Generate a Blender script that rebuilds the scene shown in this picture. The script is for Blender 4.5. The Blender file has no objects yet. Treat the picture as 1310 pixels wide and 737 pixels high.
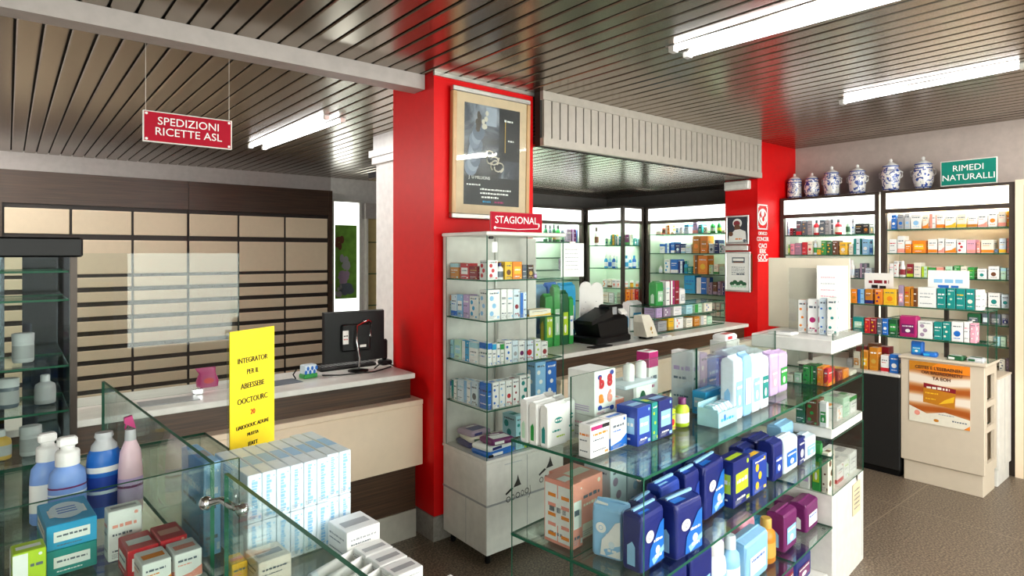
import bpy, math, random
from mathutils import Vector
rng = random.Random(7)
S = bpy.context.scene
COL = S.collection
PI = math.pi
R = math.radians

# ------------------------------------------------------------------ camera model (image taken as 1310x737)
F_PX, CX, HY, CAM_H, YAW = 785.0, 655.0, 324.0, 1.65, R(50.6)
FW = (math.cos(YAW), math.sin(YAW)); RT = (math.sin(YAW), -math.cos(YAW))

def depth(x, y): return x*FW[0] + y*FW[1]

# ------------------------------------------------------------------ materials
MATS = {}
def srgb(h):
    h = h.lstrip('#'); c = [int(h[i:i+2], 16)/255 for i in (0, 2, 4)]
    return tuple(((v+0.055)/1.055)**2.4 if v > 0.04045 else v/12.92 for v in c) + (1,)

def nodes(name):
    m = bpy.data.materials.new(name); m.use_nodes = True
    nt = m.node_tree; b = nt.nodes['Principled BSDF']
    return m, nt, b

def plain(name, hexc, rough=0.45, metal=0.0, var=0.06, scale=18.0, coat=0.0, bump=0.0, spec=0.5):
    if name in MATS: return MATS[name]
    m, nt, b = nodes(name)
    c = srgb(hexc)
    tc = nt.nodes.new('ShaderNodeTexCoord'); n = nt.nodes.new('ShaderNodeTexNoise')
    n.inputs['Scale'].default_value = scale; n.inputs['Detail'].default_value = 3
    nt.links.new(tc.outputs['Object'], n.inputs['Vector'])
    r = nt.nodes.new('ShaderNodeValToRGB')
    r.color_ramp.elements[0].position = 0.3; r.color_ramp.elements[1].position = 0.7
    r.color_ramp.elements[0].color = tuple(v*(1-var) for v in c[:3]) + (1,)
    r.color_ramp.elements[1].color = tuple(min(1, v*(1+var)) for v in c[:3]) + (1,)
    nt.links.new(n.outputs['Fac'], r.inputs['Fac']); nt.links.new(r.outputs['Color'], b.inputs['Base Color'])
    b.inputs['Roughness'].default_value = rough; b.inputs['Metallic'].default_value = metal
    b.inputs['Coat Weight'].default_value = coat; b.inputs['Specular IOR Level'].default_value = spec
    if bump:
        bp = nt.nodes.new('ShaderNodeBump'); bp.inputs['Strength'].default_value = bump; bp.inputs['Distance'].default_value = 0.01
        nt.links.new(n.outputs['Fac'], bp.inputs['Height']); nt.links.new(bp.outputs['Normal'], b.inputs['Normal'])
    MATS[name] = m
    return m

def emit(name, hexc, strength):
    if name in MATS: return MATS[name]
    m, nt, b = nodes(name)
    b.inputs['Base Color'].default_value = srgb(hexc)
    b.inputs['Emission Color'].default_value = srgb(hexc); b.inputs['Emission Strength'].default_value = strength
    MATS[name] = m
    return m

def glass(name, tint, refl=0.9, rough=0.0, base=0.03, graze=0.42):
    m = bpy.data.materials.new(name); m.use_nodes = True
    nt = m.node_tree; nt.nodes.clear()
    out = nt.nodes.new('ShaderNodeOutputMaterial'); mix = nt.nodes.new('ShaderNodeMixShader')
    tr = nt.nodes.new('ShaderNodeBsdfTransparent'); gl = nt.nodes.new('ShaderNodeBsdfGlossy')
    tr.inputs['Color'].default_value = srgb(tint); gl.inputs['Roughness'].default_value = rough
    gl.inputs['Color'].default_value = (refl, refl, refl, 1)
    lw = nt.nodes.new('ShaderNodeLayerWeight'); lw.inputs['Blend'].default_value = 0.12
    ma = nt.nodes.new('ShaderNodeMath'); ma.operation = 'MULTIPLY_ADD'
    ma.inputs[1].default_value = graze; ma.inputs[2].default_value = base
    nt.links.new(lw.outputs['Fresnel'], ma.inputs[0]); nt.links.new(ma.outputs[0], mix.inputs['Fac'])
    nt.links.new(tr.outputs[0], mix.inputs[1]); nt.links.new(gl.outputs[0], mix.inputs[2])
    nt.links.new(mix.outputs[0], out.inputs['Surface'])
    MATS[name] = m
    return m

def wood(name, c0, c1, axis='X', rough=0.4):
    m, nt, b = nodes(name)
    tc = nt.nodes.new('ShaderNodeTexCoord'); mp = nt.nodes.new('ShaderNodeMapping')
    mp.inputs['Scale'].default_value = (1.2, 14, 60) if axis == 'X' else (60, 14, 1.2)
    n = nt.nodes.new('ShaderNodeTexNoise'); n.inputs['Scale'].default_value = 2.5; n.inputs['Detail'].default_value = 6
    r = nt.nodes.new('ShaderNodeValToRGB')
    r.color_ramp.elements[0].position = 0.3; r.color_ramp.elements[1].position = 0.72
    r.color_ramp.elements[0].color = srgb(c0); r.color_ramp.elements[1].color = srgb(c1)
    nt.links.new(tc.outputs['Object'], mp.inputs['Vector']); nt.links.new(mp.outputs[0], n.inputs['Vector'])
    nt.links.new(n.outputs['Fac'], r.inputs['Fac']); nt.links.new(r.outputs['Color'], b.inputs['Base Color'])
    b.inputs['Roughness'].default_value = rough
    MATS[name] = m
    return m

PAL = dict(white='#f2f2f0', ivory='#efe9d8', cream='#e9dcc4', beige='#dccbb0', grey='#a3a5a8', slate='#5b6672', black='#17171a', red='#c8202e', crimson='#8c1628',
    coral='#f29c8a', pink='#eda9bd', magenta='#b01f6b', purple='#6d1d5e', lilac='#c9aedb', mauve='#a58fa8', navy='#14226e', blue='#1d6cc8', royal='#1c3fa0', sky='#8fc3ea',
    aqua='#a9dbe6', teal='#128a86', cyan='#2a9fd2', green='#2f9a45', lime='#b6d52c', dark_green='#1c5a36', mint='#bfe3c8', yellow='#f3c12a', orange='#f08a1e', amber='#c9801e',
    brown='#6a3f22', dark_brown='#3c2620', gold='#c9a24a', silver='#c3c6ca', periwinkle='#7ea3e6', ice='#dcebf5', blush='#f1cfdc')
def pal(n): return plain('print_' + n, PAL[n], rough=0.38, var=0.03, scale=40)
def cname(n): return {'ice': 'icy white', 'sky': 'light blue', 'royal': 'deep blue', 'dark_green': 'dark green', 'dark_brown': 'dark brown'}.get(n, n)

GLASS = glass('clear_glass', '#f6faf8', base=0.016)
GLASS_SHELF = glass('shelf_glass', '#f0f7f3', base=0.05, graze=0.62)
GLASS_THIN = glass('thin_cabinet_glass', '#fbfdfc', base=0.014)
GLASS_EDGE = plain('glass_edge', '#1f5a44', rough=0.35, spec=0.15)
ACRYL = glass('clear_acrylic', '#f4f6f6', base=0.06)
WHITE_LAM = plain('white_laminate', '#e4e2dc', 0.35, coat=0.2)
GREY_WALL = plain('grey_paint', '#b9b3b0', 0.7)
WHITE_PAINT = plain('white_paint', '#eceae6', 0.6)
RED_PAINT = plain('red_paint', '#e00c10', 0.42, var=0.03, spec=0.22)
BEIGE_LAM = plain('beige_laminate', '#f0dac0', 0.35, coat=0.2, var=0.02)
DRAWER = plain('drawer_beige', '#dccbb0', 0.42, var=0.02)
DARK_GAP = plain('drawer_gap', '#221a17', 0.5)
WENGE = wood('wenge_wood', '#2a1c15', '#4b3527')
DARKWOOD = wood('dark_oak', '#2b1c12', '#573c28')
STEEL = plain('brushed_steel', '#c9c2b8', 0.45, 0.55)
CHROME = plain('chrome', '#d5d7da', 0.12, 1.0)
BLACK_PL = plain('black_plastic', '#0c0c0e', 0.4, spec=0.25)
BLACK_FLAT = plain('black_board', '#0b0b0c', 0.6)
CAB_FRAME = plain('bronze_frame', '#453c36', 0.4, 0.4)
CAB_IN = plain('cabinet_interior', '#e6e9df', 0.5, var=0.02)
CAB_GREEN = plain('cabinet_interior_green', '#cfe0cc', 0.5, var=0.02)
STONE = plain('plinth_stone', '#8e8780', 0.5, var=0.2, scale=60)
PAPER = plain('paper', '#f5f4f0', 0.6, var=0.02)
GOLDFRAME = plain('frame_wood', '#c9a071', 0.35)
ALU = plain('aluminium', '#c9c9c6', 0.3, 0.9)
INK = plain('black_ink', '#141414', 0.5)
WHITE_INK = plain('white_ink', '#f7f7f5', 0.45)
FILL_TUBE = emit('added_fill_tube', '#fffaf2', 120.0)  # strong emission, only for the added out-of-view fill lamps
TUBE_SOFT = emit('soft_fluorescent_tube', '#fbfcff', 14.0)
HDR_COLD = emit('cold_lightbox', '#f2f7f2', 1.5)
HDR_WARM = emit('warm_lightbox', '#fff4dd', 1.4)

def mat_floor():
    m, nt, b = nodes('terrazzo_floor')
    tc = nt.nodes.new('ShaderNodeTexCoord')
    v = nt.nodes.new('ShaderNodeTexNoise'); v.inputs['Scale'].default_value = 95; v.inputs['Detail'].default_value = 5
    nt.links.new(tc.outputs['Object'], v.inputs['Vector'])
    r = nt.nodes.new('ShaderNodeValToRGB'); e = r.color_ramp.elements
    e[0].position = 0.36; e[0].color = srgb('#453a30'); e[1].position = 0.66; e[1].color = srgb('#93836f')
    k = e.new(0.5); k.color = srgb('#6b5d4f')
    nt.links.new(v.outputs['Fac'], r.inputs['Fac'])
    br = nt.nodes.new('ShaderNodeTexBrick'); br.offset = 0
    br.inputs['Scale'].default_value = 1.0; br.inputs['Brick Width'].default_value = 1.5; br.inputs['Row Height'].default_value = 1.5
    br.inputs['Mortar Size'].default_value = 0.004; br.inputs['Mortar Smooth'].default_value = 0.3
    nt.links.new(tc.outputs['Object'], br.inputs['Vector'])
    mx = nt.nodes.new('ShaderNodeMix'); mx.data_type = 'RGBA'
    nt.links.new(br.outputs['Fac'], mx.inputs['Factor']); nt.links.new(r.outputs['Color'], mx.inputs['A'])
    mx.inputs['B'].default_value = srgb('#8f7f6c')
    nt.links.new(mx.outputs['Result'], b.inputs['Base Color'])
    b.inputs['Roughness'].default_value = 0.38
    return m
FLOOR = mat_floor()
SLAT = plain('metal_slat', '#94887a', 0.24, 0.9, var=0.05, scale=3)
SLAT_GAP = plain('slat_shadow_gap', '#14110f', 0.8)
SLAT_WHITE = plain('pale_slat', '#bdb5ab', 0.4, 0.1)

# ------------------------------------------------------------------ mesh builder
class MB:
    def __init__(s): s.v = []; s.f = []; s.m = []; s.mats = []; s.sm = []
    def mi(s, m):
        if m not in s.mats: s.mats.append(m)
        return s.mats.index(m)
    def add(s, vs, fs, m, smooth=False):
        b = len(s.v); s.v += [tuple(p) for p in vs]; k = s.mi(m)
        for f in fs: s.f.append(tuple(b+i for i in f)); s.m.append(k); s.sm.append(smooth)
        return s
    def box(s, x0, y0, z0, x1, y1, z1, m, edge=None):
        vs = [(x0,y0,z0),(x1,y0,z0),(x1,y1,z0),(x0,y1,z0),(x0,y0,z1),(x1,y0,z1),(x1,y1,z1),(x0,y1,z1)]
        fs = [(0,3,2,1),(4,5,6,7),(0,1,5,4),(1,2,6,5),(2,3,7,6),(3,0,4,7)]
        if edge is None: return s.add(vs, fs, m)
        d = (x1-x0, y1-y0, z1-z0); t = d.index(min(d))
        big = {2: (0,1), 1: (2,4), 0: (3,5)}[t]
        s.add(vs, [fs[i] for i in big], m); s.add(vs, [f for i, f in enumerate(fs) if i not in big], edge)
        return s
    def bbox(s, x0, y0, z0, x1, y1, z1, m, b=0.002):   # box with chamfered vertical and top edges
        def ring(i, z): return [(x0+i+b,y0+i,z),(x1-i-b,y0+i,z),(x1-i,y0+i+b,z),(x1-i,y1-i-b,z),(x1-i-b,y1-i,z),(x0+i+b,y1-i,z),(x0+i,y1-i-b,z),(x0+i,y0+i+b,z)]
        return s.loft_pts([ring(b, z0), ring(0, z0+b), ring(0, z1-b), ring(b, z1)], m)
    def loft_pts(s, rings, m, smooth=False, cap=True):
        n = len(rings[0]); vs = [p for r in rings for p in r]; fs = []
        for i in range(len(rings)-1):
            for j in range(n):
                fs.append((i*n+j, i*n+(j+1) % n, (i+1)*n+(j+1) % n, (i+1)*n+j))
        s.add(vs, fs, m, smooth)
        if cap:
            s.add(rings[0], [tuple(range(n))[::-1]], m); s.add(rings[-1], [tuple(range(n))], m)
        return s
    def lathe(s, prof, m, cx=0, cy=0, n=20, sy=1.0, smooth=True, cap=True):
        return s.loft_pts([[(cx+r*math.cos(2*PI*k/n), cy+sy*r*math.sin(2*PI*k/n), z) for k in range(n)] for r, z in prof], m, smooth, cap)
    def quad(s, a, b, c, d, m): return s.add([a,b,c,d], [(0,1,2,3)], m)
    def tube(s, pts, r, m, n=8):
        rings = []
        for i, p in enumerate(pts):
            p = Vector(p); t = (Vector(pts[min(i+1, len(pts)-1)]) - Vector(pts[max(i-1, 0)])).normalized()
            u = t.cross(Vector((0,0,1))); u = u.normalized() if u.length > 1e-3 else Vector((1,0,0)); w = t.cross(u)
            rings.append([tuple(p + u*r*math.cos(2*PI*k/n) + w*r*math.sin(2*PI*k/n)) for k in range(n)])
        return s.loft_pts(rings, m, True)
    def front(s, a0, z0, a1, z1, m, y=-0.0006): return s.quad((a0,y,z0),(a1,y,z0),(a1,y,z1),(a0,y,z1), m)
    def disc(s, cx, cz, rx, rz, m, y=-0.0009, n=18):
        return s.add([(cx+rx*math.cos(2*PI*k/n), y, cz+rz*math.sin(2*PI*k/n)) for k in range(n)], [tuple(range(n))], m)
    def ringd(s, cx, cz, r0, r1, m, y=-0.0009, n=28, sx=1.0):
        vs = []
        for k in range(n):
            c, t = math.cos(2*PI*k/n), math.sin(2*PI*k/n); vs += [(cx+sx*r0*c, y, cz+r0*t), (cx+sx*r1*c, y, cz+r1*t)]
        return s.add(vs, [(2*k, 2*k+1, (2*k+3) % (2*n), (2*k+2) % (2*n)) for k in range(n)], m)
    def build(s, name, parent=None, loc=(0,0,0), rz=0.0):
        me = bpy.data.meshes.new(name); me.from_pydata(s.v, [], s.f)
        for m in s.mats: me.materials.append(m)
        me.polygons.foreach_set('material_index', s.m); me.polygons.foreach_set('use_smooth', s.sm)
        me.update()
        o = bpy.data.objects.new(name, me); COL.objects.link(o)
        if parent is not None: o.parent = parent
        o.location = loc; o.rotation_euler = (0, 0, rz)
        return o

def empty(name, loc, rz=0.0):
    o = bpy.data.objects.new(name, None); COL.objects.link(o); o.empty_display_size = 0.05
    o.location = loc; o.rotation_euler = (0, 0, rz)
    return o
LABELS = {}
def tag(o, label, cat, group=None):
    assert 4 <= len(label.replace('-', ' ').split()) <= 20, label
    if len(label.split()) > 16: print('LONG', label)
    if label in LABELS: print('DUP', label)
    LABELS[label] = o
    o['label'] = label; o['category'] = cat
    if group: o['group'] = group
    return o
def struct(mb, name, loc=(0,0,0), rz=0, parent=None):
    o = mb.build(name, parent, loc, rz)
    if parent is None: o['kind'] = 'structure'
    return o

def text_geo(txt, size, align='CENTER', spacing=1.0, extrude=0.0008, bold=0.0):
    cu = bpy.data.curves.new('lettering_curve', 'FONT'); cu.body = txt; cu.size = size; cu.align_x = align
    cu.space_character = spacing; cu.extrude = extrude; cu.resolution_u = 3; cu.space_line = 0.95; cu.offset = bold
    o = bpy.data.objects.new('lettering_tmp', cu); COL.objects.link(o)
    dg = bpy.context.evaluated_depsgraph_get(); dg.update()
    me = o.evaluated_get(dg).to_mesh()
    vs = [tuple(v.co) for v in me.vertices]; fs = [tuple(p.vertices) for p in me.polygons]
    o.evaluated_get(dg).to_mesh_clear(); bpy.data.objects.remove(o); bpy.data.curves.remove(cu)
    return vs, fs
def add_text(mb, txt, size, cx, cz, m, y=-0.001, align='CENTER', sx=1.0, bold=0.0, slant=0.0):
    vs, fs = text_geo(txt, size, align, bold=bold)
    mb.add([(cx+vx*sx, y-vz, cz+vy+slant*vx) for vx, vy, vz in vs], fs, m)
def bars(mb, x0, x1, z, h, m, y=-0.0007, n=None):       # a line of tiny unreadable print
    x = x0
    while x < x1 - 0.0005:
        w = min(x1-x, h*rng.uniform(0.5, 2.2)); mb.front(x, z, x+w, z+h*rng.uniform(0.7, 1.0), m, y); x += w + h*0.4

# ------------------------------------------------------------------ frames: local x along a shelf, local y into it
class Frame:
    def __init__(s, o, ang, lim=(-99, 99), hmax=None): s.lim = lim; s.hmax = hmax or {}; s.o = o; s.a = R(ang); s.ex = (math.cos(s.a), math.sin(s.a)); s.ey = (-s.ex[1], s.ex[0])
    def w(s, x, y, z=0): return (s.o[0]+x*s.ex[0]+y*s.ey[0], s.o[1]+x*s.ex[1]+y*s.ey[1], z)
    def at(s, u, y):                                   # local x where the sight line of column u crosses the line local-y = y
        k = (u-CX)/F_PX; d = (FW[0]+k*RT[0], FW[1]+k*RT[1])
        bx, by = s.o[0]+y*s.ey[0], s.o[1]+y*s.ey[1]
        det = d[0]*(-s.ex[1]) + d[1]*s.ex[0]
        t = (bx*(-s.ex[1]) + by*s.ex[0]) / det
        px, py = t*d[0], t*d[1]
        return (px-bx)*s.ex[0] + (py-by)*s.ex[1]
    def height(s, x, y, vt, z):
        p = s.w(x, y); return CAM_H - (vt-HY)*depth(p[0], p[1])/F_PX - z

# ------------------------------------------------------------------ products
def print_face(mb, w, h, base, acc, style, y=-0.0006, ox=0.0):
    A, B = pal(acc), pal(base)
    T = pal('white') if base in ('navy','royal','blue','teal','red','crimson','magenta','purple','black','dark_brown','green','dark_green','brown','slate','orange','amber') else pal('slate')
    y2 = y-0.0004
    if style == 'band': mb.front(ox, 0.004, ox+w, h*0.26, A, y); bars(mb, ox+w*.15, ox+w*.85, h*.68, h*.07, T, y2); bars(mb, ox+w*.15, ox+w*.7, h*.55, h*.05, A, y2)
    elif style == 'top': mb.front(ox, h*0.72, ox+w, h-.002, A, y); bars(mb, ox+w*.15, ox+w*.85, h*.5, h*.07, T, y2); bars(mb, ox+w*.15, ox+w*.6, h*.36, h*.05, A, y2)
    elif style == 'dot': mb.disc(ox+w*.5, h*.4, min(w*.3,h*.16), min(w*.3,h*.16), A, y2); bars(mb, ox+w*.15, ox+w*.85, h*.74, h*.07, T, y2); bars(mb, ox+w*.2, ox+w*.8, h*.14, h*.045, A, y2)
    elif style == 'wave':
        mb.add([(ox,y,.003),(ox+w,y,.003),(ox+w,y,h*.42),(ox+w*.6,y,h*.24),(ox,y,h*.16)], [(0,1,2,3,4)], A); bars(mb, ox+w*.12, ox+w*.8, h*.7, h*.08, T, y2); bars(mb, ox+w*.12, ox+w*.6, h*.56, h*.05, A, y2)
    elif style == 'half': mb.front(ox, .003, ox+w*.45, h-.003, A, y); bars(mb, ox+w*.52, ox+w*.92, h*.66, h*.07, T, y2); bars(mb, ox+w*.52, ox+w*.9, h*.3, h*.05, T, y2)
    elif style == 'vert':
        z = h*.08
        while z < h*.9:
            g = h*rng.uniform(.02, .07); mb.front(ox+w*.3, z, ox+w*rng.uniform(.5,.7), z+g, A, y2); z += g+h*.015
    elif style == 'patch': mb.front(ox+w*.14, h*.3, ox+w*.86, h*.72, A, y); bars(mb, ox+w*.2, ox+w*.8, h*.5, h*.09, pal('white') if acc != 'white' else pal('slate'), y2); bars(mb, ox+w*.2, ox+w*.7, h*.14, h*.05, T, y2)
    elif style == 'dots':
        rd = min(w*.16, h*.11)
        for k in range(3): mb.disc(ox+w*(.3+.2*(k % 2)), h*(.22+.25*k), rd, rd, A, y2)
        bars(mb, ox+w*.15, ox+w*.85, h*.86, h*.05, T, y2)
    else: bars(mb, ox+w*.12, ox+w*.88, h*.66, h*.08, A, y2); bars(mb, ox+w*.12, ox+w*.7, h*.5, h*.05, T, y2); bars(mb, ox+w*.12, ox+w*.8, h*.18, h*.04, T, y2)

def small_print(mb, w, h, acc, y):
    A = pal(acc); T = pal('grey')
    for k in range(3): bars(mb, w*.1, w*(.45+.1*k), h*(.06+.035*k), h*.018, T, y)
    mb.front(w*.74, h*.05, w*.92, h*.13, A, y); mb.front(w*.76, h*.065, w*.9, h*.075, pal('white'), y-.0003)
    mb.disc(w*.82, h*.9, min(w, h)*.06, min(w, h)*.06, A, y)
def side_print(mb, d, h, base, acc, style, x, right=False):     # the same print on the end faces
    t = MB(); print_face(t, d, h, base, acc, style, y=0.0)
    off = 0.0006
    mb_v = []
    for (a, yy, z) in t.v:
        mb_v.append((x+off-yy, a, z) if right else (x-off+yy, d-a, z))
    for f, k in zip(t.f, t.m): mb.add([mb_v[i] for i in f], [tuple(range(len(f)))], t.mats[k])

def lift(p): return (p[0], p[1], p[2]+.0006)
def carton(loc, rz, w, d, h, base, acc, style='text', name='carton', side=None):
    loc = lift(loc)
    mb = MB(); mb.bbox(0, 0, 0, w, d, h, pal(base), min(0.0015, w*.1, d*.1, h*.1))
    print_face(mb, w, h, base, acc, style)
    if h > .06 and loc[0] < 3.4: small_print(mb, w, h, acc, -.0014)
    side_print(mb, d, h, base, acc, side or style, 0.0); side_print(mb, d, h, base, acc, side or style, w, True)
    # top face: closing flap seam and a strip of print
    A = pal(acc)
    mb.quad((w*.12, d*.3, h+.0006),(w*.88, d*.3, h+.0006),(w*.88, d*.62, h+.0006),(w*.12, d*.62, h+.0006), A if style not in ('text','dot') else pal('grey'))
    return mb.build(name, None, loc, rz)

def bottle(loc, rz, w, h, base, acc, cap='white', name='bottle', kind='plain', label_mat=None, sy=0.75):
    r = w/2; root = empty(name, lift(loc), rz); cx, cy = r, r*sy
    bh = h*{'plain': .78, 'pump': .72, 'spray': .76, 'dome': .8, 'tube': .9, 'jar': .72}[kind]
    body = MB()
    if kind == 'jar': body.lathe([(r*.9,0),(r,h*.06),(r,bh*.96),(r*.9,bh)], pal(base), cx, cy, sy=sy)
    elif kind == 'tube':  body.loft_pts([[(cx+rx*math.cos(2*PI*k/16), cy+ry*math.sin(2*PI*k/16), z) for k in range(16)] for rx, ry, z in ((r*.72,r*.7,h*.12),(r*.8,r*.68,h*.2),(r*.95,r*.4,h*.7),(r,r*.06,h))], pal(base), True)
    elif kind == 'spray': body.lathe([(r*.88,0),(r,h*.03),(r*.98,bh*.6),(r*.84,bh*.84),(r*.5,bh*.97),(r*.4,bh)], pal(base), cx, cy, sy=sy)
    elif kind == 'dome': body.lathe([(r*.88,0),(r,h*.03),(r,bh*.8),(r*.94,bh*.93),(r*.8,bh)], pal(base), cx, cy, sy=sy)
    else: body.lathe([(r*.88,0),(r,h*.03),(r,bh*.72),(r*.92,bh*.86),(r*.5,bh*.97),(r*.42,bh)], pal(base), cx, cy, sy=sy)
    body.build('body', root)
    c = MB()
    if kind == 'jar': c.lathe([(r*1.02,bh*.98),(r*1.04,h*.98),(r*.9,h)], pal(cap), cx, cy, sy=sy)
    elif kind == 'tube': c.lathe([(r*.72,0),(r*.76,h*.12)], pal(cap), cx, cy, sy=.95)
    elif kind == 'pump':
        c.lathe([(r*.66,bh*.965),(r*.66,h*.83),(r*.6,h*.85),(r*.4,h*.86),(r*.38,h*.9)], pal(cap), cx, cy)
        c.bbox(cx-r*.55, cy-r*.36, h*.895, cx+r*.5, cy+r*.36, h, pal(cap), r*.12)
    elif kind == 'spray':
        c.lathe([(r*.46,bh*.99),(r*.42,h*.86)], pal('silver'), cx, cy)
        c.loft_pts([[(cx-r*.5,cy-r*.2,h*.93),(cx+r*.4,cy-r*.26,h*.86),(cx+r*.4,cy+r*.26,h*.86),(cx-r*.5,cy+r*.2,h*.93)],[(cx-r*.5,cy-r*.18,h*.985),(cx+r*.1,cy-r*.2,h),(cx+r*.1,cy+r*.2,h),(cx-r*.5,cy+r*.18,h*.985)]], pal(cap))
        c.tube([(cx-r*.3,cy,h*.92),(cx-r*.42,cy,h*.88),(cx-r*.36,cy,h*.84)], r*.08, pal(cap), 6)
    elif kind == 'dome': c.lathe([(r*.78,bh*.99),(r*.74,bh*1.06),(r*.5,bh*1.13),(r*.46,bh*1.16),(r*.56,bh*1.19),(r*.5,h)], pal(cap), cx, cy, sy=sy)
    else: c.lathe([(r*.46,bh*.99),(r*.46,h*.97),(r*.4,h)], pal(cap), cx, cy)
    c.build('cap', root)
    if kind != 'tube':
        l = MB(); z0, z1 = (h*.14, bh*.62) if kind != 'jar' else (h*.14, h*.58)
        if kind == 'spray': z1 = bh*.5
        l.lathe([(r*1.012,z0),(r*1.012,z1)], label_mat or pal(acc), cx, cy, sy=sy, cap=False)
        l.build('label', root)
    return root

def rrect(cx, cy, w, d, r, z, n=3):
    pts = []
    for qx, qy, a0 in ((1,-1,-90),(1,1,0),(-1,1,90),(-1,-1,180)):
        for k in range(n+1):
            a = R(a0 + 90*k/n); pts.append((cx+qx*(w/2-r)+r*math.cos(a), cy+qy*(d/2-r)+r*math.sin(a), z))
    return pts
def soft_pack(loc, rz, w, d, h, base, acc, name='pad_pack', logo='white', handle=False, tilt=0.0, style='pads'):
    root = empty(name, lift(loc), rz); r = min(w, d)*.13
    body = MB()
    secs = [(.95,.9,0),(.99,.97,.03),(1,1,.1),(1,1,.5),(1,1,.8),(1,.98,.88),(.99,.9,.93),(.985,.84,.945),(.975,.3,.975),(.97,.1,.985),(.965,.05,1.0)]
    rings = [rrect(w/2, d/2, w*a, d*b, min(r, d*b*.45), h*z) for a, b, z in secs]
    for i, q in enumerate(secs):
        if q[2] > .1: rings[i] = [(px+w*rng.uniform(-.012,.012)*q[2], py+d*rng.uniform(-.03,.012)*(1 if py < d/2 else -1)*0+d*rng.uniform(-.012,.012), min(pz+h*rng.uniform(-.012,.012)*(q[2] > .85), h*1.01)) for px, py, pz in rings[i]]
    body.loft_pts(rings, pal(base), False)
    body.build('wrapper', root)
    lb = MB(); y = -.0012-d*.013
    if style == 'pads':
        lb.add([(w*.3,y,h*.05),(w*.96,y,h*.05),(w*.96,y,h*.74),(w*.8,y,h*.7),(w*.58,y,h*.5),(w*.36,y,h*.34)], [(0,1,2,3,4,5)], pal(acc)); lb.add([(w*.5,y-.0002,h*.05),(w*.96,y-.0002,h*.2),(w*.96,y-.0002,h*.3),(w*.42,y-.0002,h*.16)], [(0,1,2,3)], pal('sky'))
        lb.disc(w*.33, h*.56, w*.17, h*.1, pal(logo), y-.0005); lb.ringd(w*.33, h*.56, h*.035, h*.045, pal(base), y-.001)
        bars(lb, w*.5, w*.88, h*.42, h*.05, pal('white'), y-.0008); bars(lb, w*.55, w*.85, h*.14, h*.06, pal('white'), y-.0008)
        lb.disc(w*.68, h*.27, w*.1, h*.07, pal('ice'), y-.0006)
    elif style == 'tissue':
        lb.disc(w*.5, h*.6, w*.2, h*.07, pal(acc), y); bars(lb, w*.25, w*.75, h*.58, h*.05, pal('white'), y-.0006)
        bars(lb, w*.2, w*.6, h*.34, h*.05, pal(acc), y-.0006); bars(lb, w*.4, w*.8, h*.2, h*.04, pal('lime'), y-.0006)
    else:
        lb.front(w*.15, h*.18, w*.85, h*.6, pal(acc), y); bars(lb, w*.2, w*.8, h*.48, h*.06, pal('white') if acc != 'white' else pal('blue'), y-.0006); lb.disc(w*.5, h*.3, w*.14, h*.08, pal(logo), y-.0005)
    lb.build('printed_label', root)
    if style == 'pads':
        ts = MB(); ts.bbox(w*.03, d*.5-.005, h*.965, w*.97, d*.5+.005, h*1.02, pal('sky'), .001); ts.add([(w*.06,d*.16,h*.962),(w*.5,d*.16,h*.962),(w*.42,d*.4,h*.978),(w*.06,d*.4,h*.978)], [(0,1,2,3)], pal(acc)); ts.build('top_seal', root)
    sd = MB()
    bars_m = pal('sky') if base in ('navy','royal') else pal(acc)
    sd.add([(-.0014-w*.012,d*.3,h*.1),(-.0014-w*.012,d*.7,h*.1),(-.0014-w*.012,d*.7,h*.42),(-.0014-w*.012,d*.45,h*.5),(-.0014-w*.012,d*.3,h*.42)], [(0,4,3,2,1)], bars_m)
    sd.build('side_print', root)
    if handle:
        hd = MB(); hd.tube([(w*.25,d/2,h*.97),(w*.3,d/2,h*1.1),(w*.5,d/2,h*1.15),(w*.7,d/2,h*1.1),(w*.75,d/2,h*.97)], w*.05, pal(base), 8); hd.build('carry_handle', root)
    if tilt: root.rotation_euler = (0, tilt, rz)
    return root

ORD = 'first second third fourth fifth sixth seventh eighth ninth tenth eleventh twelfth thirteenth fourteenth fifteenth sixteenth seventeenth eighteenth nineteenth twentieth'.split()
NOUN = dict(c='carton', p='pack', b='bottle', u='pump bottle', s='spray bottle', t='tube', j='jar')
def row(fr, y, z, where, ref, group, items, d=.09, labels=None):
    lastx = -1e9
    for i, it in enumerate(items):
        u0, u1, vt, kind, base, acc = it[:6]; style = it[6] if len(it) > 6 else rng.choice(['band','top','dot','wave','patch','text'])
        dd = it[7] if len(it) > 7 else d
        yy = y
        x0 = fr.at(u0, yy) + .0008; x1 = fr.at(u1, yy) - .0008
        x0 = max(x0, lastx + .001)
        x0 = max(x0, fr.lim[0]); w = min(max(x1-x0, .008), fr.lim[1]-x0)
        if w < .006: continue
        lastx = x0 + w
        h = min(max(fr.height((x0+x1)/2, yy, vt, z), .02), fr.hmax.get(z, 9))
        loc = fr.w(x0, yy, z); noun = NOUN[kind]
        if kind == 'c': o = carton(loc, fr.a, w, dd, h, base, acc, style)
        elif kind == 'p': o = soft_pack(loc, fr.a, w, min(dd, max(w*.8, .03)), h, base, acc, 'soft_pack', style='plain')
        else:
            w = min(w, h*.55)
            k = dict(b='plain', u='pump', s='spray', t='tube', j='jar')[kind]
            o = bottle(loc, fr.a, w, h, base, acc, style if style in PAL else 'white', {'b':'bottle','u':'pump_bottle','s':'spray_bottle','t':'tube','j':'jar'}[kind], k)
        c = cname(base) if base == acc else f'{cname(base)} and {cname(acc)}'
        lab = labels[i] if labels else f'{c} {noun}, {ORD[i]} from {ref} {where}'
        tag(o, lab, noun.split()[-1], group)

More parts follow.
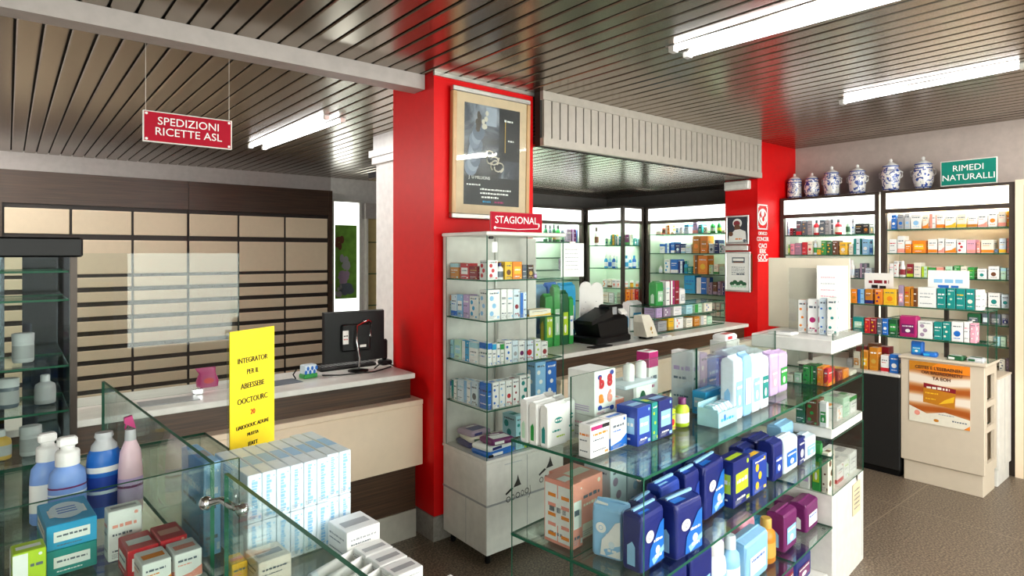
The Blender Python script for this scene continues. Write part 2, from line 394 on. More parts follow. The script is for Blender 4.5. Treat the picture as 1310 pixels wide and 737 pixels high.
# ================================================================== THE SETTING
CZ, CL = 2.69, 2.34
X0, X1, Y0, Y1 = -2.0, 6.08, -2.6, 8.25
struct(MB().box(X0-.2, Y0-.2, -.1, X1+.2, Y1+.2, 0, FLOOR), 'floor')

def slats(x0, x1, y0, y1, z, pitch, gap, drop=.018):
    mb = MB(); mb.box(x0, y0, z+drop, x1, y1, z+drop+.05, SLAT_GAP)
    x = x0
    while x < x1 - gap:
        a, b = x, min(x+pitch-gap, x1)
        mb.loft_pts([[(a,y,z+drop-.001),(a,y,z+.004),(a+.006,y,z),(b-.006,y,z),(b,y,z+.004),(b,y,z+drop-.001)] for y in (y0, y1)], SLAT)
        x += pitch
    return mb
struct(slats(X0, X1, Y0, Y1, CZ, .1015, .011), 'ceiling')
struct(slats(2.64, X1, 2.98, 5.36, CL, .1015, .010), 'ceiling_back')

wl = MB().box(X0-.15, Y0, 0, X0, Y1, CZ+.1, GREY_WALL); struct(wl, 'wall_left')
wr = MB().box(X1, Y0, 0, X1+.15, Y1, CZ+.1, plain('warm_grey_paint', '#b8aaa2', .7)); struct(wr, 'wall_right')
# far wall behind the prescription drawers, with one bright window near the white pillar
wb = MB()
wb.box(X0, 8.1, 0, 3.43, Y1, CZ+.1, GREY_WALL); wb.box(3.86, 8.1, 0, X1, Y1, CZ+.1, WHITE_PAINT)
wb.box(3.43, 8.1, 2.40, 3.86, Y1, CZ+.1, WHITE_PAINT); wb.box(3.43, 8.1, 0, 3.86, Y1, .35, WHITE_PAINT)
struct(wb, 'wall_back')
w1 = MB()
for a, b, c, d in ((3.43,3.46,.35,2.40),(3.83,3.86,.35,2.40),(3.46,3.83,2.36,2.40),(3.46,3.83,.35,.39)): w1.box(a, 8.06, c, b, 8.14, d, WHITE_LAM)
w1o = struct(w1, 'window_1')
MB().box(3.46, 8.10, .39, 3.83, 8.106, 2.36, GLASS, GLASS_EDGE).build('window_glazing', w1o)
# pale cream niche beside it
nb = MB(); nb.box(3.92, 8.02, .35, 3.95, 8.1, 2.36, WHITE_LAM); nb.box(3.95, 8.085, .35, 4.5, 8.1, 2.3, plain('niche_cream', '#dcc98f', .6)); nb.box(3.9, 8.0, 2.14, 4.6, 8.09, 2.36, GREY_WALL)
for z in (.9, 1.35, 1.8): nb.box(3.95, 8.04, z, 4.5, 8.09, z+.012, GLASS, GLASS_EDGE)
struct(nb, 'trim_2')
# partition behind the dispensing room and its white end pillar
pt = MB(); pt.box(2.93, 5.36, 0, X1, 5.5, CZ+.05, WHITE_PAINT); struct(pt, 'wall_partition')
pp = MB(); pp.box(2.54, 4.62, 0, 2.92, 5.0, CZ, WHITE_PAINT)
pp.box(2.51, 4.59, 2.44, 2.95, 5.03, 2.5, WHITE_LAM); pp.box(2.49, 4.57, 2.5, 2.97, 5.05, 2.56, WHITE_LAM); pp.box(2.52, 4.60, 2.56, 2.94, 5.02, CZ, WHITE_LAM)
struct(pp, 'white_pillar')
# dark upper wall in the dispensing room
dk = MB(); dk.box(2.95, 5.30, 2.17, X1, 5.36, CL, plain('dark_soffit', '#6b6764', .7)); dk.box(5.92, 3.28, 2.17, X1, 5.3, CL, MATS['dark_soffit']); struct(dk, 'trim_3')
# shop front behind the camera: posts, lintel and glazing open to daylight
wf = MB()
wf.box(X0, Y0-.15, 0, X1, Y0, .35, GREY_WALL); wf.box(X0, Y0-.15, 2.45, X1, Y0, CZ+.1, GREY_WALL)
for x in (X0, 2.85, 5.2): wf.box(x, Y0-.15, .35, x+.22, Y0, 2.45, GREY_WALL)
wf.box(5.42, Y0-.15, .35, X1, Y0, 2.45, GREY_WALL)
wf.box(-.05, Y0-.15, .35, 1.15, Y0, 2.45, GREY_WALL); struct(wf, 'wall_front')
for i, (a, b) in enumerate(((-1.78,-.05),(1.15,2.85),(3.07,5.2))):
    w = MB()
    for c in ((a,a+.05,.35,2.45),(b-.05,b,.35,2.45),(a+.05,b-.05,.35,.4),(a+.05,b-.05,2.4,2.45)): w.box(c[0], Y0-.11, c[2], c[1], Y0-.04, c[3], ALU)
    o = struct(w, f'window_{i+2}')
    MB().box(a+.05, Y0-.08, .4, b-.05, Y0-.072, 2.4, GLASS, GLASS_EDGE).build('window_glazing', o)
# ceiling beam that ends on the red column
struct(MB().box(X0, 3.09, 2.605, 1.88, 3.21, CZ, plain('beam_paint', '#b5aca8', .5)), 'ceiling_beam')
# the two red columns
c1 = MB(); c1.box(1.885, 3.0, .14, 2.64, 3.48, CZ, RED_PAINT); c1.box(1.875, 2.99, 0, 2.65, 3.49, .14, STONE); struct(c1, 'red_column')
c2 = MB(); c2.box(5.35, 2.94, .14, X1, 3.27, CZ, RED_PAINT); c2.box(5.34, 2.93, 0, X1, 3.28, .14, STONE); struct(c2, 'red_column.001')
struct(MB().box(1.88, 2.985, CZ-.022, 2.64, 3.0, CZ, ALU), 'trim_4')
# slatted fascia between the columns
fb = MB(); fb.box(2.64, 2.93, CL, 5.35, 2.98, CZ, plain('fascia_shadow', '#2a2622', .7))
fb.box(2.64, 2.90, CZ-.055, 5.35, 2.93, CZ, SLAT_WHITE); fb.box(2.64, 2.895, CL, 5.35, 2.93, CL+.05, SLAT_WHITE)
x = 2.655
while x < 5.33:
    fb.box(x, 2.908, CL+.05, x+.062, 2.93, CZ-.055, SLAT_WHITE); x += .0735
struct(fb, 'trim_1')

# ================================================================== LIGHT FITTINGS
def tube_light(a, b, z, twin, label, group=None, tm=None):
    dx, dy = b[0]-a[0], b[1]-a[1]; L = math.hypot(dx, dy); rz = math.atan2(dy, dx)
    root = tag(empty('fluorescent_ceiling_light', (a[0], a[1], z), rz), label, 'ceiling light', group)
    hb = MB()
    for yy in ((-.065, .065) if twin else (0,)): hb.bbox(-.02, yy-.018, -.003, L+.02, yy+.018, .012, ALU, .002)
    hb.build('housing', root)
    for yy in ((-.065, .065) if twin else (0,)):
        n = 12; r = .014
        MB().loft_pts([[(x, yy+r*math.cos(2*PI*k/n), -.016+r*math.sin(2*PI*k/n)) for k in range(n)] for x in (.03, L-.03)], tm or FILL_TUBE, True).build('tube', root)
        for x in (0, L-.03): MB().box(x, yy-.02, -.034, x+.03, yy+.02, -.0045, WHITE_LAM).build('tube_holder', root)
tube_light((2.64, 1.88), (2.70, .45), CZ, True, 'twin fluorescent tube light running out of the picture at the top edge', tm=TUBE_SOFT)
tube_light((4.36, 1.80), (4.28, .80), CZ, False, 'single fluorescent tube light on the ceiling nearest the natural remedies sign', tm=TUBE_SOFT)
tube_light((4.27, .40), (4.19, -1.0), CZ, True, 'added twin fill tube light out of sight beyond the warm-lit cabinet end panel')  # added lamp outside the frame, brightens the wall cabinet side
tube_light((2.72, .1), (2.75, -1.3), CZ, True, 'added twin fill tube light out of sight between shop front and glass gondola')  # added lamp outside the frame, fill light for the gondola area
tube_light((1.86, 6.15), (1.92, 4.45), CZ, True, 'twin fluorescent tube light over the prescription desk beyond the red hanging sign', tm=TUBE_SOFT)
tube_light((2.25, 4.0), (2.25, 3.56), CZ, True, 'added short twin fill tube light hidden between red column and white pillar')  # added lamp hidden by the red column, there to brighten the pillar
tube_light((-.75, 5.6), (-.75, 4.2), CZ, True, 'added twin fill tube light out of sight over the far end of the prescription desk')  # added lamp out of frame, lifts the prescription area
tube_light((-.75, 7.4), (-.75, 6.2), CZ, True, 'added twin fill tube light out of sight in front of the far drawer cabinet')  # added lamp out of frame, brightens the drawer fronts
tube_light((1.6, -1.0), (1.6, -2.3), CZ, True, 'added twin fill tube light, unseen, by the shop front')  # added lamp behind the camera, general fill for the room

# ================================================================== PRESCRIPTION DRAWER CABINETS
def drawer_cabinet(x0, cols, lab, header_z=2.155):
    root = tag(empty('drawer_cabinet', (x0, 7.9, 0)), lab, 'drawer cabinet', 'prescription drawer cabinets')
    n = len(cols)-1; W = cols[-1]-x0; c = [q-x0 for q in cols]
    body = MB(); body.box(0, .02, 0, W, .19, 2.155, DARK_GAP); body.build('carcass', root)
    MB().box(0, -.015, header_z, W, .19, 2.485, WENGE).build('header_panel', root)
    rows = [(1.85, 2.109), (1.426, 1.793)] + [(1.283-.156*k, 1.39-.156*k) for k in range(9)]
    for i in range(n):
        for z0, z1 in rows:
            if z0 < .03: continue
            d = MB(); d.bbox(c[i]+.012, -.004, z0, c[i+1]-.012, .018, z1, DRAWER, .004)
            d.quad((c[i]+.012,-.0045,z1-.012),(c[i+1]-.012,-.0045,z1-.012),(c[i+1]-.012,-.0045,z1-.005),(c[i]+.012,-.0045,z1-.005), BEIGE_LAM)
            d.build('drawer', root)
    return root
a = drawer_cabinet(-.045, [-.04,.509,1.065,1.618], 'dark wenge drawer cabinet with beige fronts standing farther from the bright window')
b = drawer_cabinet(1.622, [1.622,2.173,2.736,3.31], 'dark wenge drawer cabinet with beige fronts ending beside the bright window')
MB().box(3.31-1.622, -.02, 0, 3.36-1.622, .19, 2.485, WENGE).build('side_panel', b)
MB().box(-.06, -.02, 0, 0, .19, 2.485, WENGE).build('side_panel', a)

# ================================================================== DESKS
def service_desk(o, ang, L, top, name, lab):
    root = tag(empty(name, o, ang), lab, 'counter')
    MB().bbox(0, .03, top-.03, L, .52, top, WHITE_LAM, .003).build('worktop', root)
    MB().box(.0, .07, top-.16, L-.01, .5, top-.031, DARKWOOD).build('upper_band', root)
    MB().bbox(-.0, -.01, top-.18, L+.03, .5, top-.15, BEIGE_LAM, .003).build('ledge', root)
    MB().bbox(-.0, -.005, .42, L+.03, .03, top-.181, BEIGE_LAM, .003).build('front_panel', root)
    MB().box(.0, .03, .15, L, .48, top-.181, DARKWOOD).build('lower_body', root)
    MB().box(.0, .022, 0, L, .05, .16, STEEL).build('kick_plate', root)
    return root
service_desk((-1.6, 3.10, 0), 0, 3.44, .95, 'prescription_desk', 'long prescription desk with white worktop, dark wood band and beige front')
service_desk((2.69, 2.80, 0), R(3.5), 2.60, 1.0, 'checkout_counter', 'checkout counter with white worktop and dark wood band between the red columns')
t = tag(empty('sneeze_guard', (-.5, 3.34, .95)), 'clear upright glass screen standing on the prescription desk', 'glass screen')
MB().box(0, 0, .012, 1.42, .006, .70, GLASS, GLASS_EDGE).build('pane', t)
for x in (.15, 1.2): MB().bbox(x, -.012, 0, x+.05, .018, .03, CHROME, .003).build('foot', t)

# ================================================================== SIGNS
def sign_panel(name, loc, rz, w, h, bg, border, lines, lab, size, leading, cz, extra=None, th=.012, sx=1.0, bold=0.0):
    root = tag(empty(name, loc, rz), lab, 'sign')
    p = MB(); p.bbox(0, 0, 0, w, th, h, border, .002); p.build('frame', root)
    f = MB(); e = min(w, h)*.035; f.front(e, e, w-e, h-e, bg, -.0008); f.build('face', root)
    for i, tx in enumerate(lines):
        l = MB(); add_text(l, tx, size, w/2, cz-i*leading, WHITE_INK, -.0026, sx=sx, bold=bold); l.build('lettering', root)
    if extra: extra(root, w, h)
    return root
SIGN_RED = plain('sign_red', '#b00f2a', .6, var=.02, spec=.15); SIGN_TEAL = plain('sign_teal', '#17806f', .6, var=.02, spec=.15)
def wires(root, w, h):
    for x in (.012, w-.012): MB().tube([(x,.006,h-.002),(x,.006,2.69-2.165)], .0012, STEEL, 5).build('suspension_wire', root)
    for x in (.014, w-.014):
        for z in (.014, h-.014): MB().disc(x, z, .006, .006, WHITE_INK, -.002).build('screw_cap', root)
sign_panel('hanging_sign', (.478, 3.25, 2.165), 0, .385, .145, SIGN_RED, WHITE_LAM, ['SPEDIZIONI', 'RICETTE ASL'], 'red hanging sign reading SPEDIZIONI RICETTE ASL on two thin wires', .0515, .049, .084, wires)
def arrow(root, w, h):
    a = MB(); a.tube([(w*.06,-.002,h*.2),(w*.5,-.002,h*.14),(w*.9,-.002,h*.2),(w*.93,-.002,h*.38)], .0022, WHITE_INK, 6)
    a.ringd(w*.07, h*.2, .004, .008, WHITE_INK, -.003); a.ringd(w*.92, h*.38, .004, .01, WHITE_INK, -.003, sx=.6); a.build('scroll_line', root)
sign_panel('shelf_sign', (1.99, 2.60, 1.766), 0, .371, .108, SIGN_RED, plain('sign_red_edge', '#c8283c', .35), ['STAGIONAL.'], 'red sign reading STAGIONAL standing on top of the white glass cabinet', .056, .05, .047, arrow)
sign_panel('shelf_sign', (5.80, 1.628, 2.185), R(-90), .368, .2, SIGN_TEAL, WHITE_LAM, ['RIMEDI', 'NATURALLI'], 'teal sign reading RIMEDI NATURALLI on top of the warm-lit cabinet', .066, .072, .114)

# yellow notice standing in the near glass counter
ys = tag(empty('notice_holder', (.432, 1.632, 1.0008), R(27)), 'tall yellow notice about INTEGRATORI standing behind the stacked icy white boxes', 'notice')
YEL = plain('notice_yellow', '#fbdc1e', .5, var=.02)
MB().box(-.004, 0, 0, .142, .003, .452, YEL).build('sheet', ys)
MB().box(-.008, .004, 0, .146, .007, .44, ACRYL).build('backing', ys)
l = MB()
for tx, sz, z, m in (('INTEGRATOR', .0195, .368, INK), ('PER IL', .0185, .338, INK), ('ABEESSEBE', .02, .302, INK), ('OOCTOURC', .021, .264, INK), ('20', .019, .232, pal('red')), ('UAIOOOUC ADUAE', .0145, .2, INK), ('MUSTTA', .012, .178, INK), ('JTATT', .014, .152, INK)):
    l = MB(); add_text(l, tx, sz*.98, .0675, z, m, -.001, sx=.84); l.build('lettering', ys)
l = MB(); l.add([(0,-.001,.118),(.135,-.001,.13),(.135,-.001,.133),(0,-.001,.121)], [(0,1,2,3)], INK); l.build('fold_line', ys)

# ================================================================== FRAMED POSTER ON THE COLUMN
pf = tag(empty('framed_poster', (1.985, 2.965, 1.855)), 'large framed dark grey poster hanging on the red column', 'poster')
w, h = .595, .77
fr = MB()
for a, b, c, d in ((0,w,0,.03),(0,w,h-.03,h),(0,.03,.03,h-.03),(w-.03,w,.03,h-.03)): fr.bbox(a, 0, c, b, .034, d, GOLDFRAME if c == .03 else ALU, .004)
fr.build('frame', pf)
MB().box(.03, .008, .03, w-.03, .02, h-.03, plain('mount_board', '#e3c7a6', .6)).build('mount', pf)
def mat_poster():
    m, nt, b = nodes('smoky_print')
    tc = nt.nodes.new('ShaderNodeTexCoord'); n = nt.nodes.new('ShaderNodeTexNoise'); n.inputs['Scale'].default_value = 4.2; n.inputs['Detail'].default_value = 4; n.inputs['Distortion'].default_value = .9
    r = nt.nodes.new('ShaderNodeValToRGB'); e = r.color_ramp.elements
    e[0].position = .34; e[0].color = srgb('#14161c'); e[1].position = .78; e[1].color = srgb('#b9c0cf'); k = e.new(.5); k.color = srgb('#3c4250')
    nt.links.new(tc.outputs['Object'], n.inputs['Vector']); nt.links.new(n.outputs['Fac'], r.inputs['Fac']); nt.links.new(r.outputs['Color'], b.inputs['Base Color'])
    b.inputs['Roughness'].default_value = .3
    return m
pr = MB(); SM = mat_poster(); x0, x1, z0, z1 = .085, w-.085, .085, h-.085
pr.front(x0, z0, x1, z1, SM, .0075)
D = plain('print_charcoal', '#1d2027', .4); LG = plain('print_mist', '#a9b1c2', .4); BONE = plain('print_bone', '#d8d2c4', .4)
pr.front(x0+.26, z0+.28, x1, z1, D, .0070); pr.front(x0, z0, x1, z0+.17, D, .0070)
for k in range(9): pr.disc(x0+.05+.012*(k % 3)+.004*k, z0+.22+.027*k, .045-.003*(k % 4), .05, plain('print_haze_%d' % (k % 3), ('#7d879a','#959fb2','#666f81')[k % 3], .4), .0069-.00005*k)
pr.front(x0+.16, z1-.12, x0+.24, z1-.01, LG, .0066); UM = plain('print_umber', '#4b423c', .4)
for k in range(14): pr.disc(x0+.12+.045*math.cos(k*2.1)*(.4+.05*k), z1-.1+.06*math.sin(k*1.7)*(.4+.04*k), .012+.002*(k % 4), .016+.003*(k % 3), UM if k % 3 else BONE, .0064-.0001*k)
for k in range(7):
    t0 = k*1.9; pr.tube([(x0+.19+.012*k+.05*math.cos(t0+s*.55)*(.5+.09*s), .0062, z0+.30-.012*k+.045*math.sin(t0+s*.6)*(.5+.07*s)) for s in range(6)], .0045, BONE, 5)
for k in range(5): pr.disc(x0+.17+.02*k, z0+.285-.012*k, .006+.002*(k%2), .009, D, .0055)
pr.front(x0+.305, z0+.33, x0+.311, z0+.52, pal('gold'), .006)
add_text(pr, 'J  U MILUONS', .026, x0+.035, z0+.155, WHITE_INK, .0055, 'LEFT')
for k, (a, b) in enumerate(((.02,.12),(.12,.36),(.12,.34),(.13,.26))): bars(pr, x0+a, x0+b, z0+.115-.024*k, .011, WHITE_INK, .0058)
bars(pr, x0+.14, x0+.2, z0+.016, .012, pal('cyan'), .0058); bars(pr, x0+.23, x0+.3, z0+.016, .01, pal('magenta'), .0058)
bars(pr, x0+.3, x0+.37, z0+.52, .014, WHITE_INK, .0058); bars(pr, x0+.33, x0+.38, z0+.4, .012, WHITE_INK, .0058)
pr.build('print', pf)
MB().box(.03, .003, .03, w-.03, .005, h-.03, GLASS_THIN).build('glazing', pf)
pf.rotation_euler = (R(1.2), 0, 0)

# ================================================================== SECOND COLUMN: notices and white emblem
def wall_frame(loc, rz, w, h, lab, art, side=None):
    root = tag(empty('wall_notice_frame', loc, rz), lab, 'notice')
    f = MB()
    for a, b, c, d in ((0,w,0,.016),(0,w,h-.016,h),(0,.014,.016,h-.016),(w-.014,w,.016,h-.016)): f.bbox(a, 0, c, b, .022, d, ALU, .003)
    f.build('frame', root); p = MB(); art(p, w, h); p.build('sheet', root)
    if side: MB().box(w, .002, .01, w+.012, .022, h-.02, side).build('side_strip', root)
def art1(p, w, h):
    p.box(.014,.006,.016,w-.014,.012,h-.016, plain('print_night', '#1d2333', .4))
    y = .0055; p.disc(w*.5,h*.73,w*.2,h*.16,PAPER,y); p.disc(w*.48,h*.72,w*.14,h*.10,pal('crimson'),y-.0005); p.disc(w*.5,h*.58,w*.13,h*.12,pal('brown'),y-.001)
    p.add([(w*.1,y-.0012,.02),(w*.9,y-.0012,.02),(w*.86,y-.0012,h*.44),(w*.62,y-.0012,h*.52),(w*.4,y-.0012,h*.5),(w*.14,y-.0012,h*.3)], [(0,1,2,3,4,5)], PAPER)
    p.disc(w*.22,h*.36,w*.1,h*.08,pal('brown'),y-.0016); bars(p,w*.42,w*.7,h*.16,h*.05,pal('orange'),y-.0018); p.disc(w*.82,h*.12,w*.07,h*.05,pal('slate'),y-.0018)
def art2(p, w, h):
    p.box(.014,.006,.016,w-.014,.012,h-.016, PAPER); y = .0055
    p.front(w*.28,h*.72,w*.78,h*.86,pal('slate'),y); p.front(w*.32,h*.77,w*.74,h*.83,PAPER,y-.0006); p.front(w*.34,h*.72,w*.72,h*.75,pal('brown'),y-.0006)
    for k in range(5): bars(p,w*.26,w*.78,h*(.6-.045*k),h*.026,pal('grey'),y)
    bars(p,w*.46,w*.78,h*.42,h*.045,pal('slate'),y-.0005)
    for k in range(5): p.disc(w*(.28+.12*k),h*(.2+.04*(k%2)),w*.09,h*.05,pal('dark_green'),y-.0003*k); p.disc(w*(.3+.12*k),h*.14,w*.06,h*.03,pal('mint'),y-.002)
wall_frame((5.327, 3.252, 1.735), R(-90), .236, .272, 'silver framed picture of a cook in white on the red column above the white notice', art1)
wall_frame((5.327, 3.262, 1.285), R(-90), .262, .38, 'silver framed white notice on the red column below the picture of a cook', art2, pal('brown'))
hd = tag(empty('brochure_rack', (5.30, 3.25, 1.676), R(-90)), 'narrow grey metal rack between the two framed notices on the red column', 'rack'); r_ = MB(); r_.bbox(0,0,0,.24,.045,.045,ALU,.003); r_.build('tray', hd); MB().tube([(.01,-.004,.05),(.23,-.004,.05)],.004,STEEL).build('rail',hd)
eb = tag(empty('wall_emblem', (5.318, 2.934, 1.585)), 'white emblem with lettering on the front of the red column by the jars', 'emblem')
m_ = MB(); w, h = .225, .525
def rr(a0,z0,a1,z1,t,y):
    m_.front(a0,z0,a1,z0+t,WHITE_INK,y); m_.front(a0,z1-t,a1,z1,WHITE_INK,y); m_.front(a0,z0,a0+t,z1,WHITE_INK,y); m_.front(a1-t,z0,a1,z1,WHITE_INK,y)
rr(.02,.285,.205,.52,.013,0); m_.ringd(.1125,.402,.062,.078,WHITE_INK,-.001,sx=1.05)
m_.disc(.1125,.44,.028,.04,WHITE_INK,-.0015); m_.add([(.05,-.0018,.42),(.075,-.0018,.39),(.1,-.0018,.41),(.15,-.0018,.4),(.178,-.0018,.43),(.165,-.0018,.37),(.13,-.0018,.335),(.09,-.0018,.345),(.06,-.0018,.38)], [tuple(range(9))], WHITE_INK)
m_.disc(.12,.385,.02,.024,RED_PAINT,-.0025)
for cx in (.038,.187):
    for cz in (.303,.502): m_.disc(cx,cz,.013,.013,WHITE_INK,-.0012); m_.disc(cx,cz,.006,.006,RED_PAINT,-.002)
m_.build('badge', eb)
l = MB()
for tx, sz, z in (('ORVICO',.042,.235),('CONCER',.052,.18),('CIACI',.058,.115),('IERK',.058,.065),('GOC',.082,.0)): 
    l = MB(); add_text(l, tx, sz, .112, z, WHITE_INK, -.0015, bold=.0012); l.build('lettering', eb)
l = MB(); l.front(.03,-.012,.195,-.004,WHITE_INK); l.build('underline', eb)
el = tag(empty('emergency_light', (5.29, 3.25, 2.245), R(-90)), 'small white emergency light box under the fascia beside the red column', 'light'); MB().bbox(0,0,0,.25,.058,.085,WHITE_LAM,.008).build('housing', el); MB().bbox(.02,-.004,.012,.23,.002,.05,plain('diffuser','#f1efe9',.3),.002).build('diffuser', el)

# ================================================================== LIT SHELF CABINETS
def lit_cabinet(o, ang, W, D, H, shelves, lab, hdr, warm, energy, group=None, post=.035, strip=None, interior=CAB_IN, hh=.135, z_bot=.1, glassdoor=False):
    root = tag(empty('lit_shelf_cabinet', o, ang), lab, 'shelf cabinet', group)
    c = MB()
    c.box(0,0,0,post,D,H,CAB_FRAME); c.box(W-post,0,0,W,D,H,CAB_FRAME); c.box(post,0,H-.022,W-post,D,H,CAB_FRAME); c.box(post,0,H-.022-hh-.035,W-post,.04,H-.022-hh,CAB_FRAME)
    c.box(post,0,0,W-post,D,z_bot,CAB_FRAME); c.build('frame', root)
    b = MB(); b.box(post,D-.015,z_bot,W-post,D,H-.022,interior); b.box(post,.045,H-.024,W-post,D-.015,H-.0225,interior)
    b.box(post+.0005,.04,z_bot,post+.004,D-.015,H-.022,interior); b.box(W-post-.004,.04,z_bot,W-post-.0005,D-.015,H-.022,interior); b.build('back_panel', root)
    MB().box(post,.008,H-.022-hh,W-post,.02,H-.022,hdr).build('header_lightbox', root)
    for z in shelves: MB().box(post+.005,.02,z-.008,W-post-.005,D-.02,z,GLASS_THIN,GLASS_EDGE).build('glass_shelf', root)
    la = bpy.data.lights.new('cabinet_tube', 'AREA'); la.shape = 'RECTANGLE'; la.size = W-2*post-.04; la.size_y = .05; la.energy = energy; la.color = (1,.86,.66) if warm else (.88,1,.90)
    lo = bpy.data.objects.new('cabinet_tube', la); COL.objects.link(lo); lo.parent = root; lo.location = (W/2, .075, H-.022-hh-.01); lo.rotation_euler = (R(18),0,0)
    if strip: MB().box(W-post-.06,-.002,z_bot,W-post,.03,H-.01,strip).build('light_strip', root)
    return root
SH_L = [1.82,1.636,1.43,1.22,.98,.78]; SH_R = [1.85,1.65,1.45,1.235,1.105,.945,.76]
lit_cabinet((5.75,2.93,0), R(-90), .87, .31, 2.175, SH_L, 'cold-lit wall shelf cabinet next to the red column under four jars', HDR_COLD, False, 8)
lit_cabinet((5.75,2.045,0), R(-90), .90, .31, 2.18, SH_R, 'warm-lit wall shelf cabinet with orange and white cartons under the teal sign', HDR_WARM, True, 7, interior=plain('cabinet_interior_warm','#eee3cd',.5,var=.02))
ls = tag(empty('cabinet_light_strip', (5.745,2.057,0), R(-90)), 'glowing cream vertical strip between the two lit wall cabinets', 'light strip'); MB().box(-.0,.0,0,.009,.3,2.17,WHITE_LAM).build('housing', ls); MB().box(.0005,-.004,.02,.0085,-.0002,2.15,HDR_WARM).build('diffuser', ls)
en = tag(empty('end_panel', (5.73,1.14,0), R(-90)), 'tall cream end panel beside the warm-lit cabinet at the picture edge', 'panel'); MB().box(0,0,0,.05,.34,2.19,BEIGE_LAM).build('board', en); MB().box(.05,.0,0,.35,.34,2.15,DARKWOOD).build('wood_cladding', en)
# dispensing room
lit_cabinet((3.75,5.0,0), 0, 1.44, .3, 2.17, [1.78,1.60,1.46,1.34,1.1], 'white-lit shelf cabinet on the back wall behind the glass cabinet and white signboard', HDR_COLD, False, 9, interior=CAB_GREEN)
def corner_cabinet():
    root = tag(empty('lit_corner_cabinet', (5.215,4.43,0)), 'white-lit corner shelf cabinet with dark posts between the two wide lit cabinets', 'shelf cabinet')
    W, D, H = .36, .565, 2.17; p = .035
    c = MB()
    for x, y in ((0,0),(W-p,0),(0,D-p)): c.box(x,y,0,x+p,y+p,H,CAB_FRAME)
    c.box(p,0,H-.022,W-p,p,H,CAB_FRAME); c.box(0,p,H-.022,p,D-p,H,CAB_FRAME); c.box(p,0,H-.192,W-p,p,H-.157,CAB_FRAME); c.box(0,p,H-.192,p,D-p,H-.157,CAB_FRAME)
    c.box(p,p,0,W,D,.1,CAB_FRAME); c.build('frame', root)
    b = MB(); b.box(W-.012,p,.1,W,D,H-.022,CAB_GREEN); b.box(p,D-.012,.1,W-.012,D,H-.022,CAB_GREEN); b.box(p,p,H-.022,W,D,H-.004,CAB_GREEN); b.build('back_panel', root)
    MB().box(p,.008,H-.157,W-p,.018,H-.022,HDR_COLD).build('header_lightbox', root); MB().box(.008,p,H-.157,.018,D-p,H-.022,HDR_COLD).build('header_lightbox', root)
    for z in (1.74,1.48,1.26,1.09): MB().box(.012,.012,z-.008,W-.014,D-.014,z,GLASS_THIN,GLASS_EDGE).build('glass_shelf', root)
    la = bpy.data.lights.new('cabinet_tube','AREA'); la.shape = 'RECTANGLE'; la.size = W-.1; la.size_y = D-.1; la.energy = 7; la.color = (.86,1,.88)
    lo = bpy.data.objects.new('cabinet_tube', la); COL.objects.link(lo); lo.parent = root; lo.location = (W/2, D/2, H-.03)
corner_cabinet()
lit_cabinet((5.59,4.42,0), R(-90), 1.12, .3, 2.17, [1.86,1.65,1.43,1.22,1.0], 'wide white-lit shelf cabinet behind the checkout beside the red column', HDR_COLD, False, 10, interior=CAB_GREEN)

# ================================================================== PORCELAIN JARS
def mat_delft(name, seed, blue='#2b4a9c', red=False):
    m, nt, b = nodes(name)
    tc = nt.nodes.new('ShaderNodeTexCoord'); mp = nt.nodes.new('ShaderNodeMapping'); mp.inputs['Location'].default_value = (seed*3.1, seed*1.7, seed)
    n = nt.nodes.new('ShaderNodeTexNoise'); n.inputs['Scale'].default_value = 26; n.inputs['Detail'].default_value = 2; n.inputs['Distortion'].default_value = 1.6
    r = nt.nodes.new('ShaderNodeValToRGB'); r.color_ramp.interpolation = 'EASE'; e = r.color_ramp.elements
    e[0].position = .5; e[0].color = srgb('#efedea'); e[1].position = .6; e[1].color = srgb(blue)
    nt.links.new(tc.outputs['Object'], mp.inputs['Vector']); nt.links.new(mp.outputs[0], n.inputs['Vector']); nt.links.new(n.outputs['Fac'], r.inputs['Fac']); nt.links.new(r.outputs['Color'], b.inputs['Base Color'])
    b.inputs['Roughness'].default_value = .18; b.inputs['Coat Weight'].default_value = .5
    return m
PORC = plain('porcelain', '#efedea', .18, coat=.5, var=.02); DBL = plain('porcelain_blue', '#33529f', .2, coat=.5)
